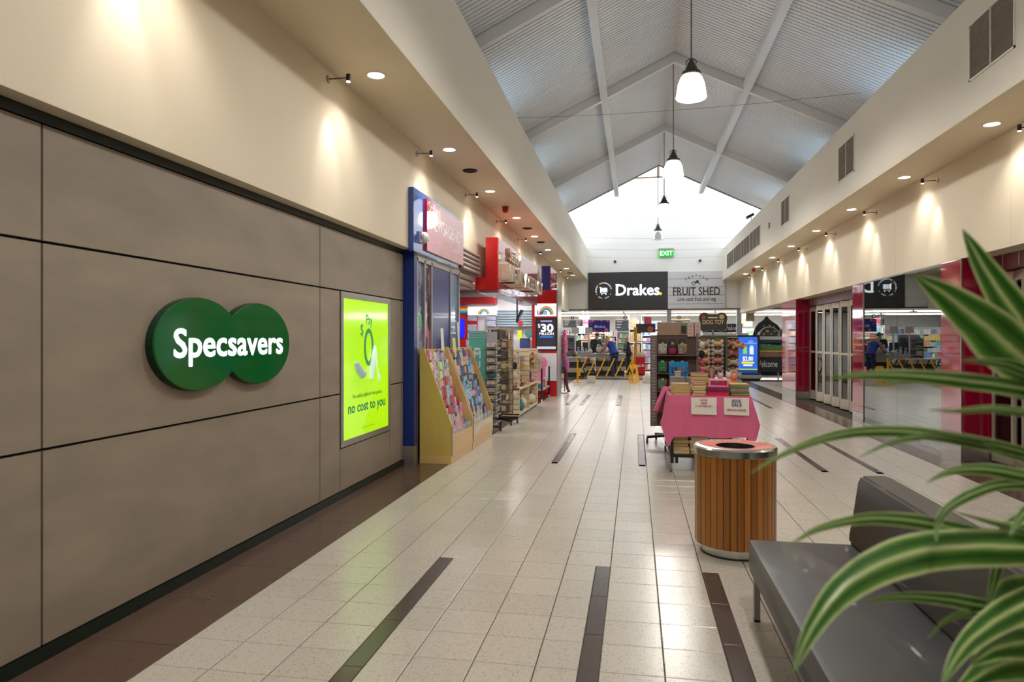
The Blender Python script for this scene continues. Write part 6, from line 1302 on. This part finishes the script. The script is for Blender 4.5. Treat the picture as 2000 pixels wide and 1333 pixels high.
B(o).prism([(xk+a, zk+b_) for a, b_ in pts], 'y', 27.7, 27.75).obj('topper_board', M('black topper', (44, 44, 46), .5), t)
for i in range(5): B(o).ball((xk+.05+.13*i*(1 if i < 3 else 1.2), 27.69, zk+.2+.09*i if i < 3 else zk+.55-.05*i), .05, .01, .06, 8, 5).obj('fruit_print', prod[[5, 0, 4, 1, 5][i]], t)
# ================================================================ people
skin = M('skin', (206, 158, 132), .55, noise=.06); 
def skinmesh(name, verts, edges, mat, parent, root=0, sub=2):
    me = bpy.data.meshes.new(name); me.from_pydata([v[:3] for v in verts], edges, []); ob = bpy.data.objects.new(name, me); C.objects.link(ob)
    ob.modifiers.new('skin', 'SKIN'); ob.modifiers.new('sub', 'SUBSURF').levels = sub; ob.modifiers['sub'].render_levels = sub
    for i, v in enumerate(verts): r = v[3]; me.skin_vertices[0].data[i].radius = (r, r) if not isinstance(r, tuple) else r; me.skin_vertices[0].data[i].use_root = i == root
    dg_ = bpy.context.evaluated_depsgraph_get(); me2 = bpy.data.meshes.new_from_object(ob.evaluated_get(dg_)); bpy.data.objects.remove(ob)
    for p in me2.polygons: p.use_smooth = True
    me2.materials.clear(); me2.materials.append(mat); me2.name = name; return link(name, me2, parent)
def person(label, loc, rz, J, top, legs, hair, shoe, extra=None, sc_=1, vest=None, cap=None):
    """J: joints in local space facing -y"""
    t = T('person', label, 'person', loc, rz); t.scale = (sc_,)*3; V = []; E = []
    def add(p, r, par=None): V.append((*p, r)); k = len(V)-1; E.append((par, k)) if par is not None else None; return k
    pel = add(J['pelvis'], (.13, .10)); ch = add(J['chest'], (.13, .09), pel); nk = add(J['neck'], .055, ch); hb = add(J['head'], (.075, .09), nk); hd = add(Vector(J['head'])+Vector(J.get('headup', (0, -.01, .12))), (.07, .085), hb)
    for s in ('l', 'r'):
        a = add(J['sh'+s], .042, ch); b_ = add(J['el'+s], .036, a); c = add(J['wr'+s], .03, b_); pd = (Vector(J['wr'+s])-Vector(J['el'+s])).normalized(); pm = Vector(J['wr'+s])+pd*.06; d = add(pm, (.038, .02), c); sd = pd.cross(UZ).normalized() if abs(pd.z) < .95 else UX
        for q in range(4): f1 = add(pm+pd*.05+sd*(q-1.5)*.021, .009, d); add(pm+pd*(.085+.01*(q in (1, 2)))+sd*(q-1.5)*.021-UZ*.015, .007, f1)
        add(pm+sd*(-.05)+pd*.01, .010, d)
        h = add(J['hip'+s], .075, pel); k = add(J['kn'+s], .05, h); an = add(J['an'+s], .038, k); add(Vector(J['an'+s])+Vector((0, -.13, -.05)), .032, an)
    body = skinmesh('body', V, E, skin, t, 0)
    tm_ = vest or top
    skinmesh('jacket', [(*J['waist'], (.185, .15)), (*J['chest'], (.215, .165)), (*(Vector(J['chest']).lerp(Vector(J['neck']), .95)), (.095, .09)), (*J['shl'], .10), (*J['shr'], .10), (*Vector(J['pelvis']).lerp(Vector(J['waist']), .25), (.16, .14))], [(0, 1), (1, 2), (1, 3), (1, 4), (0, 5)], tm_, t, 0)
    for s_ in ('l', 'r'): skinmesh('sleeve', [(*Vector(J['sh'+s_]).lerp(Vector(J['chest']), .35), .085), (*J['sh'+s_], .092), (*J['el'+s_], .064), (*Vector(J['wr'+s_]).lerp(Vector(J['el'+s_]), .12), .046)], [(0, 1), (1, 2), (2, 3)], top, t)
    skinmesh('trousers', [(*J['pelvis'], (.125, .11)), (*J['hipl'], .10), (*J['knl'], .08), (*Vector(J['anl']), .065), (*J['hipr'], .10), (*J['knr'], .08), (*Vector(J['anr']), .065)], [(0, 1), (1, 2), (2, 3), (0, 4), (4, 5), (5, 6)], legs, t)
    for s in ('l', 'r'): p = Vector(J['an'+s]); B().ball((p.x, p.y-.06, .045), .055, .14, .05, 10, 6).smooth().obj('shoe', shoe, t)
    h = Vector(J['head']); up = Vector(J.get('headup', (0, -.01, .12))); fw = Vector(J.get('face', (0, -1, 0))); sdv = up.normalized().cross(fw).normalized(); ce = h+up*.55
    B().ball(ce+up*.35-fw*.03, .092, .10, .085, 12, 8).smooth().obj('hair', cap or hair, t)
    if cap: B().ball(ce+up*.05-fw*.045, .088, .088, .075, 12, 8).smooth().obj('side_hair', hair, t)
    B().ball(ce+fw*.095-up*.1, .014, .02, .022, 8, 5).smooth().obj('nose', skin, t)
    for s in (-1, 1): B().ball(ce+fw*.08+sdv*.032*s+up*.12, .012, .008, .008, 6, 4).obj('eye', blackp, t); B().ball(ce+sdv*.082*s-up*.05, .012, .02, .03, 6, 5).smooth().obj('ear', skin, t)
    B().ball(ce+fw*.085-up*.42, .02, .006, .006, 6, 4).obj('mouth', M('lips', (160, 90, 84), .5), t)
    return t
def joints(lean=0, arms=((.2, -.1), (.2, -.1)), **kw):
    J = dict(pelvis=(0, 0, .95), waist=(0, -lean*.2, 1.1), chest=(0, -lean*.6, 1.32), neck=(0, -lean, 1.48), head=(0, -lean*1.15-.02, 1.545))
    for s, g in (('l', 1), ('r', -1)): J['sh'+s] = (g*.19, -lean*.85, 1.42); J['hip'+s] = (g*.1, 0, .9); J['kn'+s] = (g*.11, -.03, .5); J['an'+s] = (g*.12, .02, .09); J['el'+s] = (g*.25, -lean*.7-.02, 1.14); J['wr'+s] = (g*.24, -lean*.7-.16, .93)
    J.update(kw); return J
p = onY(1161, 690, 30.4); J = joints(.1, ell=(.27, -.12, 1.14), wrl=(.14, -.38, 1.10), elr=(-.25, -.15, 1.13), wrr=(-.10, -.40, 1.12), head=(0, -.16, 1.53), headup=(0, -.05, .11), face=(.0, -.9, -.4))
person('person in a dark suit standing at the checkout looking down', (p.x, 30.4, 0), .7, J, M('black suit', (40, 42, 46), .7), M('black trousers', (32, 32, 36), .8), M('brown hair', (110, 88, 66), .8), blackp, sc_=1.05)
p = onY(1200, 735, 28.75); J = joints(.30, ell=(.32, -.38, 1.10), wrl=(.22, -.56, 1.02), elr=(-.30, -.40, 1.08), wrr=(-.16, -.60, 1.0), head=(0, -.41, 1.44), headup=(0, -.08, .09), face=(0, -.8, -.6), neck=(0, -.34, 1.42), anl=(.16, .1, .09), anr=(-.13, -.08, .09))
person('person in a royal blue vest and checked shirt bending over a trolley', (p.x, 28.75, 0), -2.3, J, M('checked shirt', (200, 160, 170), .8, noise=.6, ns=30, col2=(110, 70, 90)), M('navy trousers', (34, 46, 86), .8), M('grey hair', (170, 166, 160), .8), M('brown shoe', (70, 50, 40), .5), vest=M('royal blue vest', (36, 66, 150), .7), sc_=.98)
p = onY(1227, 700, 30.4); J = joints(.06, ell=(.24, -.1, 1.14), wrl=(.12, -.3, 1.05), elr=(-.24, -.1, 1.14), wrr=(-.12, -.3, 1.05))
person('older person with white cap and black jacket waiting at the checkout', (p.x, 30.4, 0), -1.3, J, M('black jacket', (38, 46, 48), .7), M('dark trousers', (40, 40, 46), .8), M('white hair', (214, 212, 206), .8), blackp, cap=M('white cap', (220, 220, 214), .7), sc_=.97)
p = onY(1172, 690, 31.3); J = joints(.05)
person('person with a green cap serving behind the checkout', (p.x, 31.3, 0), .2, J, M('red uniform', (150, 50, 60), .7), M('dark trousers', (0, 0, 0)), M('brown hair', (0, 0, 0)), blackp, cap=M('green cap', (40, 130, 90), .7), sc_=.90)
q = fq(1152, 1191, 657, 692, 32.0); o = ((q[0]+q[1])/2, 32, 0); t = T('yellow_display', 'yellow framed promotional display behind the checkouts', 'display', o); yf = M('display yellow', (240, 190, 30), .4)
B(o).tube([(q[0], 32, 0), (q[0], 32, q[3]-.08), (q[0]+.08, 32, q[3]), (q[1]-.08, 32, q[3]), (q[1], 32, q[3]-.08), (q[1], 32, 0)], .03, 8).smooth().obj('frame', yf, t)
for r_ in range(4):
    z_ = .5+.28*r_; B(o).box(q[0], q[1], 32.0, 32.3, z_-.03, z_).obj('shelf', whitep, t)
    for k in range(7): B(o).box(q[0]+.05+.12*k, q[0]+.15+.12*k, 32.03, 32.2, z_, z_+.2).obj('packet', [yf, prod[5], prod[1], prod[4]][(r_+k) % 4], t)
# shopping trolley in front of the man in blue
p = onY(1148, 720, 28.75); o = (p.x, 28.75, 0); t = T('shopping_trolley', 'steel shopping trolley with bags before the person in blue', 'trolley', o); x = p.x; y = 28.75
b = B(o)
for z, e in ((.55, 0), (.75, .04), (.95, .07)): b.tube([(x-.35-e, y-.22, z), (x+.3+e, y-.22, z), (x+.3+e, y+.22, z), (x-.35-e, y+.22, z), (x-.35-e, y-.22, z)], .008, 5)
for k in range(8): xx = x-.35+.65*k/7; b.tube([(xx, y-.22, .55), (xx, y-.22, .95)], .005, 4); b.tube([(xx, y+.22, .55), (xx, y+.22, .95)], .005, 4)
b.obj('basket', chrome, t); B(o).tube([(x+.37, y-.25, 1.02), (x+.37, y+.25, 1.02)], .018, 8).obj('handle', redp, t)
for dy in (-.2, .2): B(o).tube([(x+.3, y+dy, .6), (x+.33, y+dy, .15), (x-.32, y+dy, .13), (x-.3, y+dy, .55)], .012, 6).obj('frame', chrome, t)
for dx in (-.32, .33):
    for dy in (-.2, .2): B(o).lathe((x+dx, y+dy, .06), [(.06, -.015), (.06, .015)], 12, 'y').obj('wheel', blackp, t)
for k, c_ in enumerate(((60, 80, 150), (170, 40, 50), (206, 200, 190))): B(o).ball((x-.2+.2*k, y, .66), .13, .17, .12, 10, 6).smooth().obj('bag', M('trolley bag %d' % k, c_, .6, noise=.3), t)
# ================================================================ lettering, prints, casters and badges sit one level down, under the part they belong to
UNDER = [({'lettering', 'small_print', 'footnote', 'zero_ring', 'hearing_aid_print', 'earpiece_print', 'rainbow_band', 'screen_banner', 'blue_strap', 'screen_footer', 'serif', 'print_line', 'yellow_dot', 'cart_emblem', 'cart_handle', 'cart_wheel', 'tractor_wheel', 'tractor_emblem', 'flower', 'badge', 'price_dot', 'dog_dot', 'green_dot', 'slot', 'bottle_print', 'cap_print', 'hat_print', 'lime_tag', 'lime_line', 'white_print', 'lower_strip', 'cover_print', 'fruit_print', 'stripe', 'green_sticker', 'torn_sticker', 'caution_print', 'slip_pictogram', 'groove', 'dark_label'},
          {'face', 'lit_print', 'red_panel', 'front_panel', 'rainbow_sign', 'screen', 'board', 'panel', 'sheet', 'lid_label', 'bone_sign', 'side_board', 'picture', 'plank', 'backing', 'case', 'red_face', 'poster', 'body', 'disc', 'slotted_post', 'header_board', 'front_pocket', 'cover', 'hood', 'topper_board', 'leaf', 'upright'}),
         ({'caster', 'foot_cap', 'caster_fork', 'foot'}, {'base_leg', 'post', 'leg', 'end_post'})]
stem = lambda o: o.name.split('.')[0]
def bbox(o):
    v = [Vector(c) for c in o.bound_box]; return [min(p[i] for p in v) for i in range(3)], [max(p[i] for p in v) for i in range(3)]
for r in [o for o in C.objects if o.parent is None and o.type == 'EMPTY']:
    kids = [c for c in r.children if c.type == 'MESH']
    if any(c.location.length > 1e-6 for c in kids): continue
    for small, big in UNDER:
        cand = [(c, *bbox(c)) for c in kids if stem(c) in big and c.parent == r]
        for c in kids:
            if stem(c) in small and cand and c.parent == r:
                lo, hi = bbox(c); m = [(a+b)/2 for a, b in zip(lo, hi)]
                c.parent = min(cand, key=lambda q: sum(max(q[1][i]-m[i], 0, m[i]-q[2][i])**2 for i in range(3)))[0]
